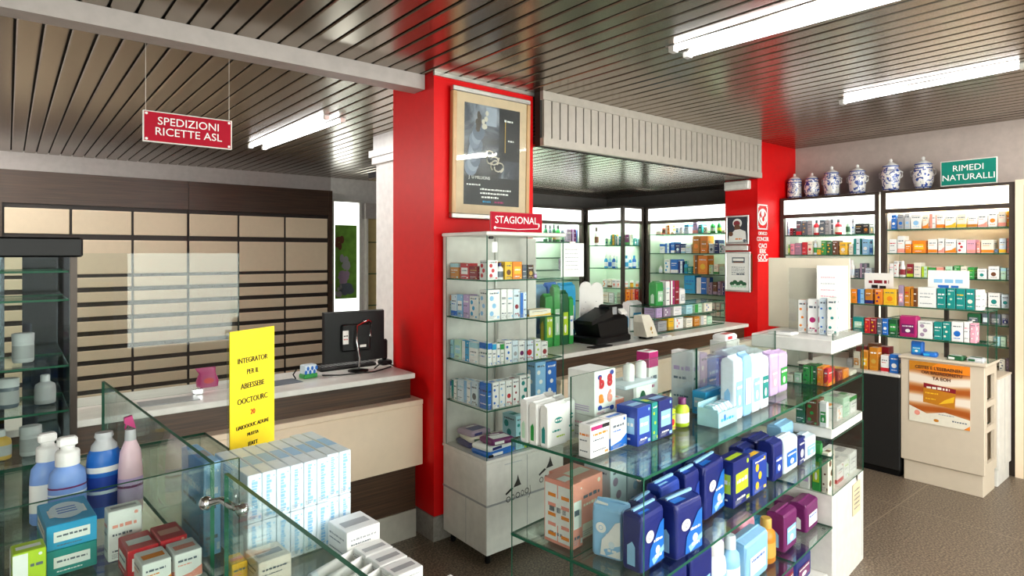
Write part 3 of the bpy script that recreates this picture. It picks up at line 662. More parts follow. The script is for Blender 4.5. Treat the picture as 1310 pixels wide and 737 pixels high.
def jar(y, r, h, shape, lab, seed, handles=False):
    root = tag(empty('porcelain_jar', (5.90, y, 2.175 if y > 2.1 else 2.18)), lab, 'jar', 'porcelain jars along the cabinet tops')
    bh = h*.74; b = MB()
    prof = {'drum': [(.82,0),(.86,.04),(.9,.1),(.9,.86),(.95,.92),(.8,1)], 'belly': [(.62,0),(.7,.05),(.98,.35),(1,.62),(.82,.86),(.86,.93),(.72,1)], 'urn': [(.7,0),(.78,.06),(.84,.2),(.9,.5),(1,.7),(.92,.88),(.7,.95),(.74,1)]}[shape]
    b.lathe([(r*a, bh*z) for a, z in prof], mat_delft('blue_painted_porcelain_%d' % seed, seed), n=28); b.build('body', root)
    bd = MB()
    pa = lambda z: next(a0+(a1-a0)*(z-z0)/(z1-z0) for (a0,z0),(a1,z1) in zip(prof, prof[1:]) if z0 <= z <= z1)
    for za, zb in ((.07,.11),(.84,.89)): bd.lathe([(r*pa(za)*1.015, bh*za),(r*pa(zb)*1.015, bh*zb)], DBL, n=28, cap=False)
    bd.build('painted_band', root)
    l = MB(); l.lathe([(r*.8,bh),(r*.84,bh*1.03),(r*.6,bh*1.12),(r*.25,bh*1.2),(r*.14,bh*1.23),(r*.2,bh*1.29),(r*.1,h)], PORC, n=24); lid = l.build('lid', root)
    k = MB(); k.lathe([(r*.815,bh*1.005),(r*.855,bh*1.03),(r*.8,bh*1.055)], DBL, n=24, cap=False); k.build('rim_band', lid)
    if handles:
        for s in (-1,1): MB().tube([(0,s*r*.95,bh*.82),(0,s*r*1.18,bh*.78),(0,s*r*1.15,bh*.6),(0,s*r*.96,bh*.55)], r*.07, PORC).build('handle', root)
    if shape == 'drum':
        t = MB()
        t2 = MB(); add_text(t2, 'DON', .03, 0, .03, DBL, 0); add_text(t2, 'XIC', .03, 0, 0, DBL, 0); t2.ringd(0,.024,.042,.047,DBL,0)
        for f, kx in zip(t2.f, t2.m): t.add([(-math.sqrt(max(0,(r*.93)**2-t2.v[i][0]**2))-.001, -t2.v[i][0], t2.v[i][2]+bh*.42) for i in f], [tuple(range(len(f)))], DBL)
        t.build('cartouche', root)
    return root
jar(2.862,.072,.245,'drum','white porcelain jar with a lettered blue cartouche, nearest the red column',1)
jar(2.695,.068,.235,'belly','small round blue and white jar, second from the red column',2)
jar(2.515,.076,.28,'urn','blue and white jar with side handles, third from the red column',3,True)
jar(2.292,.077,.272,'urn','blue and white jar fourth from the red column, fuller shouldered',4,True)
jar(2.022,.077,.285,'urn','blue and white jar fifth from the red column over the glowing strip',5,True)
jar(1.778,.078,.275,'belly','blue and white jar next to the teal RIMEDI NATURALLI sign',6,True)

# ================================================================== WHITE GLASS CABINET AT THE RED COLUMN
sc = tag(empty('glass_display_cabinet', (1.935, 2.565, 0)), 'white glass-fronted display cabinet on black feet at the red column', 'display cabinet')
W, D, H = .56, .415, 1.765
b = MB(); b.bbox(0,0,.06,W,D,.545,WHITE_LAM,.004); b.build('base_cabinet', sc)
MB().bbox(-.006,-.006,.545,W+.006,D,.562,WHITE_LAM,.003).build('base_top', sc)
s_ = MB(); s_.box(-.0012,0,.315,0,D,.326,pal('grey')); s_.box(0,-.0012,.315,W,0,.326,pal('grey')); s_.box(W*.5-.0015,-.0012,.07,W*.5+.0015,0,.54,pal('grey')); s_.box(-.0012,D*.45,.07,0,D*.45+.002,.315,pal('grey')); s_.build('door_gap', sc)
MB().bbox(.12,-.004,.515,.24,0,.519,pal('silver'),.001).build('finger_pull', sc)
for x in (.03,W-.05):
    for y in (.03,D-.06): MB().lathe([(.012,0),(.016,.01),(.014,.06)],BLACK_PL,x+.01,y+.015,n=12).build('foot', sc)
lg = MB()
for ox, oz in ((.2,.33),(.44,.38)):
    lg.add([(ox-.02,-.0016,oz+.05),(ox+.035,-.0016,oz+.055),(ox+.022,-.0016,oz+.085),(ox+.012,-.0016,oz+.115),(ox+.004,-.0016,oz+.085)], [(0,1,2,3,4)], INK)
    lg.add([(ox-.07,-.0016,oz+.02),(ox-.02,-.0016,oz+.045),(ox-.03,-.0016,oz+.055),(ox-.075,-.0016,oz+.03)], [(0,1,2,3)], INK)
    for k in range(5): lg.ringd(ox-.055+.033*k, oz-.005+.004*k, .011, .0155, INK, -.0017, sx=.7 if k % 2 else 1)
    lg.tube([(ox+.09,-.0012,oz-.03),(ox+.105,-.0012,oz),(ox+.1,-.0012,oz+.035)], .0016, INK, 5)
lg.build('printed_emblem', sc)
bp = MB(); bp.box(.012,D-.016,.562,.70,D-.004,H-.02,WHITE_LAM); bp.box(0,D-.03,.562,.012,D,H-.02,WHITE_LAM); bp.box(W-.2,D-.03,.562,W-.18,D-.016,H-.02,ALU); bp.box(.012,D-.0168,.6,.02,D-.016,H-.05,pal('grey')); bp.build('back_panel', sc)
MB().bbox(-.01,-.012,H-.02,W+.01,D,H,WHITE_LAM,.004).build('top_panel', sc)
MB().box(-.001,.0,.562,.004,D-.031,H-.021,GLASS_THIN,GLASS_EDGE).build('side_pane', sc)
MB().box(W-.004,.0,.562,W+.001,D,H-.021,GLASS_THIN,GLASS_EDGE).build('side_pane', sc)
for a, b_ in ((.006,W*.5-.001),(W*.5+.001,W-.006)): MB().box(a,-.001,.575,b_,.004,H-.024,GLASS_THIN,GLASS_EDGE).build('glass_door', sc)
for z in (1.507,1.292,1.052,.819): MB().box(.005,.006,z-.007,W-.006,D-.032,z,GLASS_THIN,GLASS_EDGE).build('glass_shelf', sc)
for z in (.575,H-.04): MB().bbox(.008,-.012,z,.04,-.001,z+.014,BLACK_PL,.003).build('hinge', sc)
MB().bbox(.035,-.003,1.655,.07,-.001,1.71,PAPER,.001).build('door_sticker', sc)

SL = Frame((1.945, 2.97), -90, (.03, .37)); SF = Frame((1.94, 2.575), 0)
gz = 'goods in the white glass cabinet'
def sl(n): return f'on {n} shelf, side pane of the STAGIONAL cabinet'
def stag(z, left, front, wl_, wf_):
    row(SL, .012, z, wl_, 'the red column', gz, left, d=.06)
    row(SF, .012, z, wf_, 'the corner pane', gz, front, d=.075)
stag(1.507, [(571,587,336.5,'c','amber','aqua','top'),(588.5,600,337,'c','red','white','patch'),(600.5,611,341,'c','crimson','gold','text')],
     [(624,637,333,'c','white','red','dots'),(637.5,645.5,336,'b','white','slate','navy'),(646,655.5,335,'c','yellow','brown','dot'),(656,668,335,'c','orange','yellow','patch'),(668.5,674.5,339,'c','slate','navy','text'),(675,683,339,'c','dark_brown','gold','dot'),(684,692,348,'j','purple','lilac','silver')],
     "in STAGIONAL cabinet's side, top shelf", "in STAGIONAL cabinet's front, top shelf")
stag(1.292, [(569,576.5,377,'c','aqua','orange','top'),(577,584,377,'c','ice','blue','band'),(584.5,592,377,'c','sky','white','patch'),(592.5,600,377,'c','lilac','white','text'),(600.5,611,379,'c','white','cyan','dots')],
     [(624,640,371,'c','white','sky','dots'),(641,648.5,370,'c','white','grey','text'),(649,656.5,370,'c','white','sky','text'),(657,665,370,'c','ice','crimson','dot'),(665.5,674,374,'c','ice','blue','half'),(677,705,396,'c','ivory','yellow','wave')],
     "in STAGIONAL cabinet's side, second shelf", "in STAGIONAL cabinet's front, second shelf")
stag(1.052, [(570,580,435,'c','aqua','sky','band'),(581,590,435,'c','mint','aqua','patch'),(591,600,436,'c','cyan','white','half'),(600.5,611,438,'c','white','aqua','top')],
     [(624,629.5,439,'c','white','blue','top'),(630,635,440,'c','white','cyan','top'),(635.5,640,440,'c','white','blue','dot'),(640.5,645,440,'c','white','green','top'),(646,655,436,'c','white','blue','dots'),(655.5,663,436,'c','ice','grey','dot'),(663.5,671.5,436,'c','white','purple','dot'),(672,682.5,436,'c','ice','red','dot'),(684.5,692,434,'c','white','lime','dots'),(692.5,701,437,'c','white','crimson','dot')],
     "in STAGIONAL cabinet's side, third shelf", "in STAGIONAL cabinet's front, third shelf")
stag(.819, [(571,577,487,'c','white','blue','top'),(577.5,584.5,486,'c','white','teal','half'),(585,593,486,'c','ice','aqua','text'),(593.5,602,487,'c','white','sky','half'),(602.5,611,489,'c','ice','slate','dot')],
     [(624,629,491,'c','blue','navy','text'),(630,638.5,490,'c','white','blue','dots'),(639,646.5,488,'c','white','sky','dots'),(647,655,487,'c','white','red','dot'),(656,664,485,'c','white','crimson','dots'),(665,679,480,'c','white','teal','dots'),(685,698.5,463,'c','sky','white','dots'),(699,712,463,'c','blue','white','dots')],
     "in STAGIONAL cabinet's side, bottom shelf", "in STAGIONAL cabinet's front, bottom shelf")
# flat sachets lying in a heap on the base
def flat_pack(loc, rz, w, d, h, base, acc, lab, group=None, name='flat_pack'):
    root = empty(name, lift(loc), rz); m = MB()
    m.loft_pts([rrect(w/2,d/2,w*.96,d*.94,min(w,d)*.12,0), rrect(w/2,d/2,w,d,min(w,d)*.12,h*.35), rrect(w/2,d/2,w*.98,d*.98,min(w,d)*.12,h*.7), rrect(w/2,d/2,w*.8,d*.8,min(w,d)*.1,h)], pal(base), True); m.build('wrapper', root)
    p = MB(); p.quad((w*.16,d*.16,h+.0008),(w*.84,d*.16,h+.0008),(w*.84,d*.6,h+.0008),(w*.16,d*.6,h+.0008), pal(acc)); p.quad((w*.3,d*.66,h+.0008),(w*.7,d*.66,h+.0008),(w*.7,d*.76,h+.0008),(w*.3,d*.76,h+.0008), pal('white'))
    p.front(w*.12,h*.2,w*.5,h*.7,pal(acc),-.0012); p.build('printed_label', root)
    return tag(root, lab, 'pack', group)
zz = .562
for k, (x, y, lz, a, w, d, c1, c2, lab) in enumerate([
  (.03,.02,0,4,.15,.13,'blue','white','blue and white sachet pack lowest by the corner pane in the STAGIONAL cabinet'),
  (.04,.17,0,-6,.14,.14,'navy','green','navy and green sachet pack on the cabinet base near the red column'),
  (.035,.02,.03,8,.14,.12,'white','navy','white and navy sachet pack lying on the blue one in STAGIONAL cabinet'),
  (.05,.17,.03,-9,.13,.13,'ivory','dark_green','ivory and dark green sachet pack lying on the navy one'),
  (.05,.02,.06,-4,.12,.11,'purple','white','purple and white sachet pack topmost near the corner pane'),
  (.06,.17,.06,5,.11,.12,'mauve','navy','mauve and navy sachet pack topmost near the red column')]):
    flat_pack((1.935+x, 2.565+(y if y < .1 else .212), zz+lz), R(a), w*1.33, d*1.22, .029, c1, c2, lab, 'sachet packs on the cabinet base')
row(SF, .03, zz, "on STAGIONAL cabinet's base", 'the sachet heap', gz, [(660,671,532,'c','aqua','teal','dots',.12),(671.5,674,533,'c','lime','green','text'),(674,678,533,'c','green','yellow','text'),(679,683,534,'c','ice','slate','text'),(684,697,545,'c','white','sky','dots'),(698,712,545,'c','ice','blue','band')], d=.1)
# printed sheets hanging inside the open end of the cabinet
hs = tag(empty('hanging_notice', (2.525, 2.62, 1.51), R(-14)), 'white paper notices hanging at the open end of the STAGIONAL cabinet', 'notice'); p = MB(); p.box(0,0,0,.16,.002,.2,PAPER)
for k in range(6): bars(p, .03, .12, .04+.024*k, .006, pal('grey'), -.0006)
p.build('sheet', hs); MB().bbox(.06,-.004,.195,.1,.006,.21,STEEL,.002).build('clip', hs); 

# ================================================================== GLASS GONDOLA IN THE CENTRE
GA = 6.0; G = Frame((1.42, 1.129), GA, (0, 1.64), {.67:.308, .335:.305, .10:.21})
go = tag(empty('glass_gondola', (1.42, 1.129, 0), R(GA)), 'stepped glass gondola with three glass shelves full of blue pad packs', 'display stand')
GL, GD = 1.652, .54
for z in (1.0, .67, .335):
    MB().box(0,0,z-.009,1.17,GD,z,GLASS_SHELF,GLASS_EDGE).build('glass_shelf', go); MB().box(1.173,0,z-.009,GL,GD,z,GLASS_SHELF,GLASS_EDGE).build('glass_shelf', go)
MB().bbox(.02,.02,.0,GL,GD-.02,.10,WHITE_LAM,.004).build('plinth', go)
for z0, z1 in ((1.0,1.255),(.67,.991),(.335,.661),(.10,.326)):
    for a, b_ in ((0.0,.82),(.826,GL-.004)): MB().box(a,.267,z0+.0005,b_,.273,z1-.0005,GLASS,GLASS_EDGE).build('centre_pane', go)
for z0, z1 in ((.67,.991),(.335,.661),(.10,.326)):
    MB().box(.0,.0015,z0+.0005,.006,.266,z1-.0005,GLASS_THIN,GLASS_EDGE).build('end_pane', go)
    MB().box(.0,.274,z0+.0005,.006,GD-.0015,z1-.0005,GLASS_THIN,GLASS_EDGE).build('end_pane', go)
for z in (.983,.653,.318):
    for x in (.02,.8,1.62): MB().lathe([(.007,z-.004),(.009,z),(.009,z+.008)],CHROME,x,.03,n=12).build('shelf_stud', go)
def gp(x, y, z): return G.w(x, y, z)
ga = G.a
# --- top shelf
TS = 'white tissue packs at the end of the glass gondola'
for k, (x, y, lab) in enumerate([(.0,.46,'white tissue pack rearmost of the upright row at the open shelf end'),(.0,.418,'white tissue pack in the middle of the upright row at the open shelf end'),(.005,.372,'white tissue pack foremost of the upright row at the open shelf end'),
   (.112,.47,'white tissue pack rearmost of the second row beside the glass pane'),(.112,.425,'white tissue pack in the middle of the second row beside the glass pane'),(.112,.38,'white tissue pack foremost of the second row beside the glass pane'),(.30,.475,'white tissue pack behind the tall box with orange figures')]):
    tag(soft_pack(gp(x,y,1.0), ga, .049 if x == .112 else .105, .036, .15-.004*(k % 3), 'white', ['mint','green','teal'][k % 3], 'tissue_pack', style='tissue'), lab, 'tissue pack', TS)
def big_figures(mb, w, h):
    y = -.001
    for cx, cz, t, c in ((.32,.72,'b','red'),(.7,.74,'8','red'),(.3,.4,'a','orange'),(.7,.38,'6','coral')): add_text(mb, t, h*.34, w*cx, h*(cz-.1), pal(c), y, bold=.0035)
    for cx, cz in ((.24,.86),(.8,.92),(.24,.18),(.8,.12)): mb.disc(w*cx, h*cz, w*.1, h*.055, pal('royal'), y)
    for k in range(2): bars(mb, w*.1, w*.45, h*(.05+.03*k), h*.015, pal('magenta'), y)
lb_ = carton(gp(.165,.30,1.0), ga, .128, .12, .085, 'white', 'pink', 'text'); tag(lb_, 'white carton with pink print under the tall box with orange figures', 'carton')
tb = MB(); w, d, h = .125, .118, .155; tb.bbox(0,0,0,w,d,h,pal('white'),.002); big_figures(tb, w, h); bars(tb, .02, .1, .02, .006, pal('royal'))
for k in range(3): tb.quad((-.0006,d*.2,h*(.1+.05*k)),(-.0006,d*.2,h*(.12+.05*k)),(-.0006,d*.75,h*(.12+.05*k)),(-.0006,d*.75,h*(.1+.05*k)), pal('lilac'))
tag(tb.build('carton', None, gp(.166,.301,1.0865), ga), 'tall white box with large red and orange figures and blue spots', 'carton')
sb = carton(gp(.019,.206,1.0), ga, .1, .048, .105, 'white', 'orange', 'text'); 
tag(sb, 'small white carton with magenta stripe at the near edge of the top shelf', 'carton')
for x0, x1, z0, z1, c in ((.002,.06,.088,.1,'magenta'),(.06,.098,.088,.1,'black')): 
    q = MB(); q.front(x0,z0,x1,z1,pal(c),-.0016); q.build('printed_stripe', sb)
TG = 'cartons on the top shelf of the glass gondola'
tag(carton(gp(.128,.206,1.0), ga, .092, .052, .105, 'white', 'blue', 'wave'), 'white carton with blue wave next to the small magenta-striped carton', 'carton', TG)
bx = carton(gp(.226,.168,1.0), ga, .084, .085, .13, 'royal', 'sky', 'patch'); tag(bx, 'bright blue carton left of the slim green carton on the top shelf', 'carton', TG)
tag(carton(gp(.314,.166,1.0), ga, .036, .085, .132, 'teal', 'lime', 'dots'), 'slim green carton between two blue cartons on the top shelf', 'carton', TG)
tag(carton(gp(.353,.163,1.0), ga, .092, .085, .132, 'navy', 'sky', 'patch'), 'navy carton with light blue print beside the lime bottles', 'carton', TG)
tag(carton(gp(.465,.185,1.0), ga, .04, .035, .075, 'lime', 'red', 'dot'), 'small lime carton standing beside the navy carton', 'carton', TG)
tag(bottle(gp(.535,.170,1.0), ga, .066, .105, 'lime', 'white', 'purple', 'squeeze_bottle', 'plain'), 'lime squeeze bottle with purple cap before the pale blue packs', 'bottle')
pw = carton(gp(.30,.32,1.0), ga, .07, .05, .12, 'white', 'coral', 'top'); tag(pw, 'white carton with coral print behind the bright blue carton', 'carton')
dp = tag(empty('white_dispenser', gp(.40,.31,1.0006), ga), 'white dispenser tray with two upright cylinders behind the navy carton', 'dispenser')
m = MB(); m.bbox(0,0,0,.2,.15,.03,pal('white'),.004); m.bbox(.06,.02,.03,.185,.12,.15,pal('white'),.008); m.bbox(-.02,.01,.14,.2,.13,.155,pal('ice'),.004); m.build('body', dp)
for x in (.09,.175): MB().lathe([(.022,.155),(.023,.2),(.02,.215),(.008,.222)],pal('white'),x,.07,n=16).build('cylinder', dp)
l = MB(); l.disc(.11,.09,.02,.03,pal('dark_green'),.018); l.front(.135,.07,.16,.09,pal('mint'),.0188); l.build('printed_label', dp)
# pale packs further along
tr = tag(empty('shelf_tray', gp(.622,.075,1.0006), ga), 'aqua carton tray of small sachets at the shelf front edge', 'tray')
m = MB(); w, d, h = .155, .085, .055; m.box(0,0,0,w,d,.004,pal('aqua'))
m.box(0,0,.004,w,.003,h,pal('aqua')); m.box(0,d-.003,.004,w,d,h*1.5,pal('aqua')); m.box(0,.003,.004,.003,d-.003,h*1.2,pal('aqua')); m.box(w-.003,.003,.004,w,d-.003,h*1.2,pal('white'))
bars(m,.02,.13,.02,.012,pal('cyan'),-.0006); m.disc(.05,.035,.008,.01,pal('blue'),-.0008); m.build('box', tr)
for k in range(6): 
    q = MB(); q.loft_pts([rrect(0,0,.02,.06,.004,0),rrect(0,0,.021,.062,.004,.05),rrect(0,0,.018,.03,.004,.07)],pal('ice' if k % 2 else 'aqua'),True); q.build('sachet', tr, (.017+.024*k,.043,.005))
PG = 'pale packs on the far half of the gondola top shelf'
row(G, .195, 1.0, '', '', PG, [(903,924,499,'c','cyan','aqua','patch'),(925,944,500,'c','sky','cyan','top'),(945,963,502,'c','sky','white','dots')], d=.06,
    labels=['low cyan carton behind the aqua tray, nearest the lime bottle','low light blue carton in the middle behind the aqua tray','low light blue carton under the pale soft packs beside the lilac ones'])
row(G, .285, 1.0, '', '', PG, [(886,895,450,'c','white','lilac','text'),(896,905,452,'c','lilac','white','dots'),(906,920,460,'c','blue','sky','text'),(921,934,458,'c','navy','sky','dots'),(935,949,448,'p','ice','sky'),(950,966,444,'p','ice','aqua'),(967,981,448,'p','ice','teal')], d=.10,
    labels=['tall white carton rising behind the aqua tray','tall lilac carton beside the tall white carton','mid blue carton of the pale group behind the low cyan carton','navy tall carton between the mid blue carton and pale packs','pale icy soft pack next to the navy tall carton','pale icy soft pack highest of the pale group','pale icy soft pack with teal label beside the lilac packs'])
row(G, .08, 1.0, '', '', PG, [(940,951,456,'p','ice','sky'),(952,962,452,'p','sky','ice'),(963,973,455,'p','ice','sky'),(974,984,454,'p','ice','teal')], d=.09, labels=['narrow icy soft pack nearest the aqua tray in the front row','narrow light blue soft pack between two icy ones in the front row','narrow icy soft pack beside the green-labelled one in the front row','narrow icy soft pack with green label in front of lilac packs'])
row(G, .14, 1.0, '', '', PG, [(986,996,450,'p','lilac','pink'),(997,1008,449,'p','lilac','green')], d=.12, labels=['lilac soft pack with pink label at the pale group','lilac soft pack with green label nearest the white tray unit'])
tag(carton(gp(.80,.30,1.15) if False else gp(.70,.42,1.0), ga, .07, .06, .235, 'white', 'magenta', 'top'), 'white and magenta carton standing highest behind the pale packs', 'carton')
# --- middle shelf
PB = 'blue pad packs on the middle shelf of the glass gondola'
for x, y, d, lab in ((.045,.302,.122,'coral and white carton nearest the open end of the middle shelf'),): 
    pk = carton(gp(x,y,.67), ga, .058, d, .215, 'coral', 'white', 'patch'); tag(pk, lab, 'carton', 'coral cartons')
    q = MB()
    for a in (.005, .063):
        q.quad((-.001,a,.012),(-.001,a,.2),(-.001,a+.054,.2),(-.001,a+.054,.012),pal('white'))
        for k in range(5): q.quad((-.0016,a+.006,.025+.033*k),(-.0016,a+.006,.037+.033*k),(-.0016,a+.04,.037+.033*k),(-.0016,a+.04,.025+.033*k),pal('coral' if k % 2 else 'orange'))
    q.build('printed_label', pk)
tag(carton(gp(.115,.325,.67), ga, .13, .14, .205, 'coral', 'ivory', 'band'), 'coral carton standing behind the coral and white one', 'carton', 'coral cartons')
def pad(x, y, z, a, w, d, h, base, acc, lab, tilt=0.0, **k): return tag(soft_pack(gp(x,y,z), ga+R(a), w, d, h, base, acc, 'pad_pack', tilt=tilt, **k), lab, 'pad pack', PB if z > .6 else None)
pad(.075,.245,.67,-78,.105,.085,.17,'sky','white','light blue gusseted pad pack leaning next to the coral cartons')
pad(.18,.115,.67,78,.11,.05,.185,'navy','blue','navy pad pack turned edgewise behind the front pair of navy packs') if False else None
pad(.195,.125,.67,6,.105,.062,.165,'navy','royal','navy pad pack half hidden behind the foremost navy pack')
pad(.075,.055,.67,0,.13,.072,.185,'navy','blue','navy pad pack foremost on the middle shelf at the glass corner')
pad(.222,.02,.67,-4,.15,.085,.185,'navy','blue','navy pad pack second along the shelf edge, bright blue swoosh')
pad(.31,.13,.67,0,.13,.06,.19,'royal','sky','deep blue pad pack behind the second navy pack')
pad(.452,.115,.67,0,.10,.055,.20,'navy','royal','dark pad pack standing between the swoosh pack and upright oval-logo pack')
pad(.455,.20,.67,0,.13,.06,.195,'navy','sky','navy pad pack farthest back beside the glass pane')
pad(.56,.095,.67,3,.17,.09,.205,'navy','blue','tallest navy pad pack with oval logo in the shelf middle')
pad(.62,.20,.67,0,.14,.06,.21,'royal','blue','deep blue pad pack behind the tallest navy pack')
row(G, .07, .67, '', '', PB, [(938,960,587,'c','navy','lime','patch'),(963,981,584,'c','royal','yellow','dots'),(990,1002,563,'p','navy','royal'),(1004,1021,559,'p','ice','blue'),(1022,1030,560,'c','navy','white','dot'),(1031,1050,556,'p','ice','sky')], d=.075,
    labels=['navy carton with lime label on the middle shelf edge','deep blue carton with yellow label on the middle shelf edge','navy narrow pack left of the icy white pack, middle shelf','icy white pack with blue label on the middle shelf','slim navy carton between two icy white packs','icy white pack with light blue label at the middle shelf end'])
row(G, .175, .67, '', '', PB, [(952,966,570,'p','navy','sky'),(967,985,558,'p','navy','blue'),(1000,1018,540,'p','sky','navy'),(1020,1044,545,'p','ice','navy')], d=.075,
    labels=['navy pack behind the lime-label carton','navy pack taller behind the yellow-label carton','light blue pack raised in the back row of the middle shelf','icy white and navy pack at the back row end'])
for k, (x, lab) in enumerate(((.30,'icy white carton in the middle shelf back row by the coral cartons'),(.41,'icy white carton second in the middle shelf back row'),(.52,'icy white carton third in the middle shelf back row'),(.63,'icy white carton farthest in the middle shelf back row'))):
    tag(carton(gp(x,.33,.67), ga, .1, .12, .2+.01*(k % 2), 'ice', ['mauve','sky','lilac','crimson'][k], 'dots'), lab, 'carton', 'icy cartons in the middle shelf back row')
# --- lowest glass shelf
BS = 'goods on the lowest glass shelf'
row(G, .06, .335, '', '', BS, [(858,880,700,'p','navy','royal'),(884,912,698,'p','navy','sky'),(917,936,682,'u','ice','sky','white'),(938,952,688,'b','sky','white','ice'),(955,983,685,'p','sky','white'),(985,1001,664,'b','amber','gold','gold'),(1004,1020,652,'p','purple','sky'),(1032,1061,634,'p','purple','white')], d=.085,
    labels=['navy pad pack low under the shelf edge of the gondola','navy pad pack beside the pale pump bottle on the lowest shelf','icy pump bottle on the lowest glass shelf','light blue bottle next to the icy pump bottle','light blue soft pack on the lowest shelf beside the amber bottle','slim amber bottle on the lowest glass shelf','narrow purple pack with light blue label','broad purple pack with white label at the lowest shelf end'])
row(G, .165, .335, '', '', BS, [(925,944,668,'b','lilac','white','white'),(946,966,664,'p','pink','sky'),(968,984,668,'p','cyan','ice'),(1008,1022,638,'p','purple','gold'),(1024,1040,634,'p','mauve','purple')], d=.07,
    labels=['lilac bottle behind the icy pump bottle','pink soft pack behind the light blue soft pack','cyan soft pack in the lowest shelf back row','purple and gold pack behind the narrow purple pack','mauve pack behind the broad purple pack'])
tag(soft_pack(gp(.03,.32,.335), ga, .15, .12, .12, 'pink', 'white', 'soft_pack', style='plain'), 'pink soft pack low at the open end of the gondola', 'pack')
tag(soft_pack(gp(.21,.2,.335), ga, .15, .06, .13, 'lilac', 'white', 'soft_pack', style='plain'), 'lilac soft pack low behind the pink one', 'pack') if False else None
for k, (x, c, a, lab) in enumerate(((.08,'royal','navy','deep blue pad pack lowest shelf, nearest the open end'),)):
    pad(x,.06,.335,0,.14,.085,.15,c,a,lab)
row(G, .08, .10, '', '', 'goods on the gondola plinth', [(1004,1016,715,'p','purple','crimson'),(1018,1038,708,'p','navy','purple')], d=.1, labels=['purple pack on the plinth under the lowest shelf','dark navy pack on the plinth beside the purple one'])

# ================================================================== WHITE TRAY UNIT AT THE GONDOLA END
U = Frame(G.w(GL+.006, 0)[:2], GA, (.125, .49), {1.0:.15, .80:.18, .48:.255}); uL, uD = .50, .54
un = tag(empty('tray_display_unit', (U.o[0], U.o[1], 0), R(GA)), 'white display unit with trays and clear panes at the gondola end', 'display stand')
MB().bbox(0,0,0,uL,uD,.48,WHITE_LAM,.004).build('base_cabinet', un)
g_ = MB(); g_.box(.06,-.0012,.03,.062,0,.47,pal('silver')); g_.box(uL-.03,-.0012,.03,uL-.028,0,.47,pal('silver')); g_.build('door_gap', un)
def tray(z, h, x0=0.004, y0=.004, x1=None, y1=None):
    x1 = x1 or uL-.004; y1 = y1 or .40
    MB().bbox(x0,y0,z-h,x1,y1,z,WHITE_LAM,.004).build('tray', un)
tray(1.228,.068); tray(.80,.05)
MB().box(.004,.006,.991,uL-.004,.4,.999,GLASS,GLASS_EDGE).build('glass_shelf', un)
for z0, z1 in ((.481,.749),(.801,.990),(1.0,1.159)):
    MB().box(0,-.001,z0,uL,.003,z1,GLASS_THIN,GLASS_EDGE).build('front_pane', un)
    MB().box(-.001,.0035,z0,.003,.4,z1,GLASS_THIN,GLASS_EDGE).build('side_pane', un)
    MB().box(uL-.003,.0035,z0,uL+.001,.4,z1,GLASS_THIN,GLASS_EDGE).build('side_pane', un)
    MB().box(.006,.402,z0,uL-.006,.41,z1,plain('ivory_board','#efe7d4',.5)).build('back_board', un)
MB().box(0,-.001,1.229,uL,.003,1.262,GLASS_THIN,GLASS_EDGE).build('tray_rim', un)
def up(x,y,z): return U.w(x,y,z)
nt_ = tag(empty('taped_notice', up(.30,-.0025,.29), ga), 'small yellowed notice taped to the white base of the tray unit', 'notice'); q = MB(); q.bbox(0,-.002,0,.13,.0005,.16,plain('old_paper','#d9c9a6',.6),.0005)
for k in range(5): bars(q,.02,.11,.03+.023*k,.007,pal('slate'),-.0028)
q.build('sheet', nt_); q = MB(); q.disc(.075,.185,.012,.011,pal('black'),-.0005); q.front(.07,.165,.085,.175,pal('black'),-.0005); q.build('pin', nt_)
# boards on the top tray
cb = tag(empty('backing_board', up(.38,.40,1.229), ga+R(-84)), 'tall cream board standing at the back of the white top tray', 'board'); MB().bbox(-.06,0,0,.36,.008,.395,plain('cream_board','#e4dac4',.5,var=.02),.003).build('board', cb)
wb_ = tag(empty('leaflet_board', up(.355,.19,1.229), ga+R(-80)), 'white printed board leaning before the tall cream board', 'board'); q = MB(); q.bbox(0,0,0,.15,.006,.355,PAPER,.001)
for k in range(8): bars(q,.02,.09,.05+.034*k,.006,pal('pink' if k % 3 else 'silver'),-.0007)
q.build('sheet', wb_); MB().bbox(-.14,-.006,0,.0,-.002,.34,ACRYL,.001).build('acrylic_wing', wb_)
TB = 'white cartons on the top tray'
for k, (u0,u1,vt,y,base,acc,st,lab) in enumerate([(1021,1032,384,.20,'white','orange','dots','white carton with orange marks on the top tray, nearest the red column'),(1033,1046,383,.18,'white','magenta','dot','white carton with magenta spot on the top tray'),(1048,1057,382,.165,'ice','blue','dots','icy white carton with blue spots on the top tray'),(1058,1071,381,.15,'white','teal','dots','white carton with teal and green marks on the top tray')]):
    fr = Frame(U.w(.20-.02*k, .32), GA-84)
    row(fr, 0, 1.229, '', '', TB, [(u0,u1,vt,'c',base,acc,st)], d=.055, labels=[lab])
fp = flat_pack(up(.03,.20,1.229), ga, .10, .13, .014, 'white', 'silver', 'thin white leaflet pack lying on the top tray', None)
wx = tag(carton(up(-.20,.44,1.0), ga, .15, .09, .2, 'white', 'grey', 'text'), 'plain white carton beside the top tray below the red column', 'carton')
flat_pack(up(-.19,.445,1.2005), ga, .13, .08, .03, 'white', 'red', 'crumpled white and red bag lying on the plain white carton')
fx = Frame(U.w(.012,.36), GA-90, (-.02, .335), {1.0:.15, .80:.18, .48:.255})   # faces the camera side of the unit
UL = 'goods in the white tray unit'
row(U, .03, 1.0, '', '', UL, [(1072,1078,474,'c','crimson','orange','dots'),(1079,1086,472,'c','orange','yellow','dots'),(1088,1096,478,'c','ivory','green','dot')], d=.10, labels=['crimson carton at the front corner of the tray unit','orange carton beside the crimson one in the tray unit','ivory carton with green spot farthest along the tray unit front'])
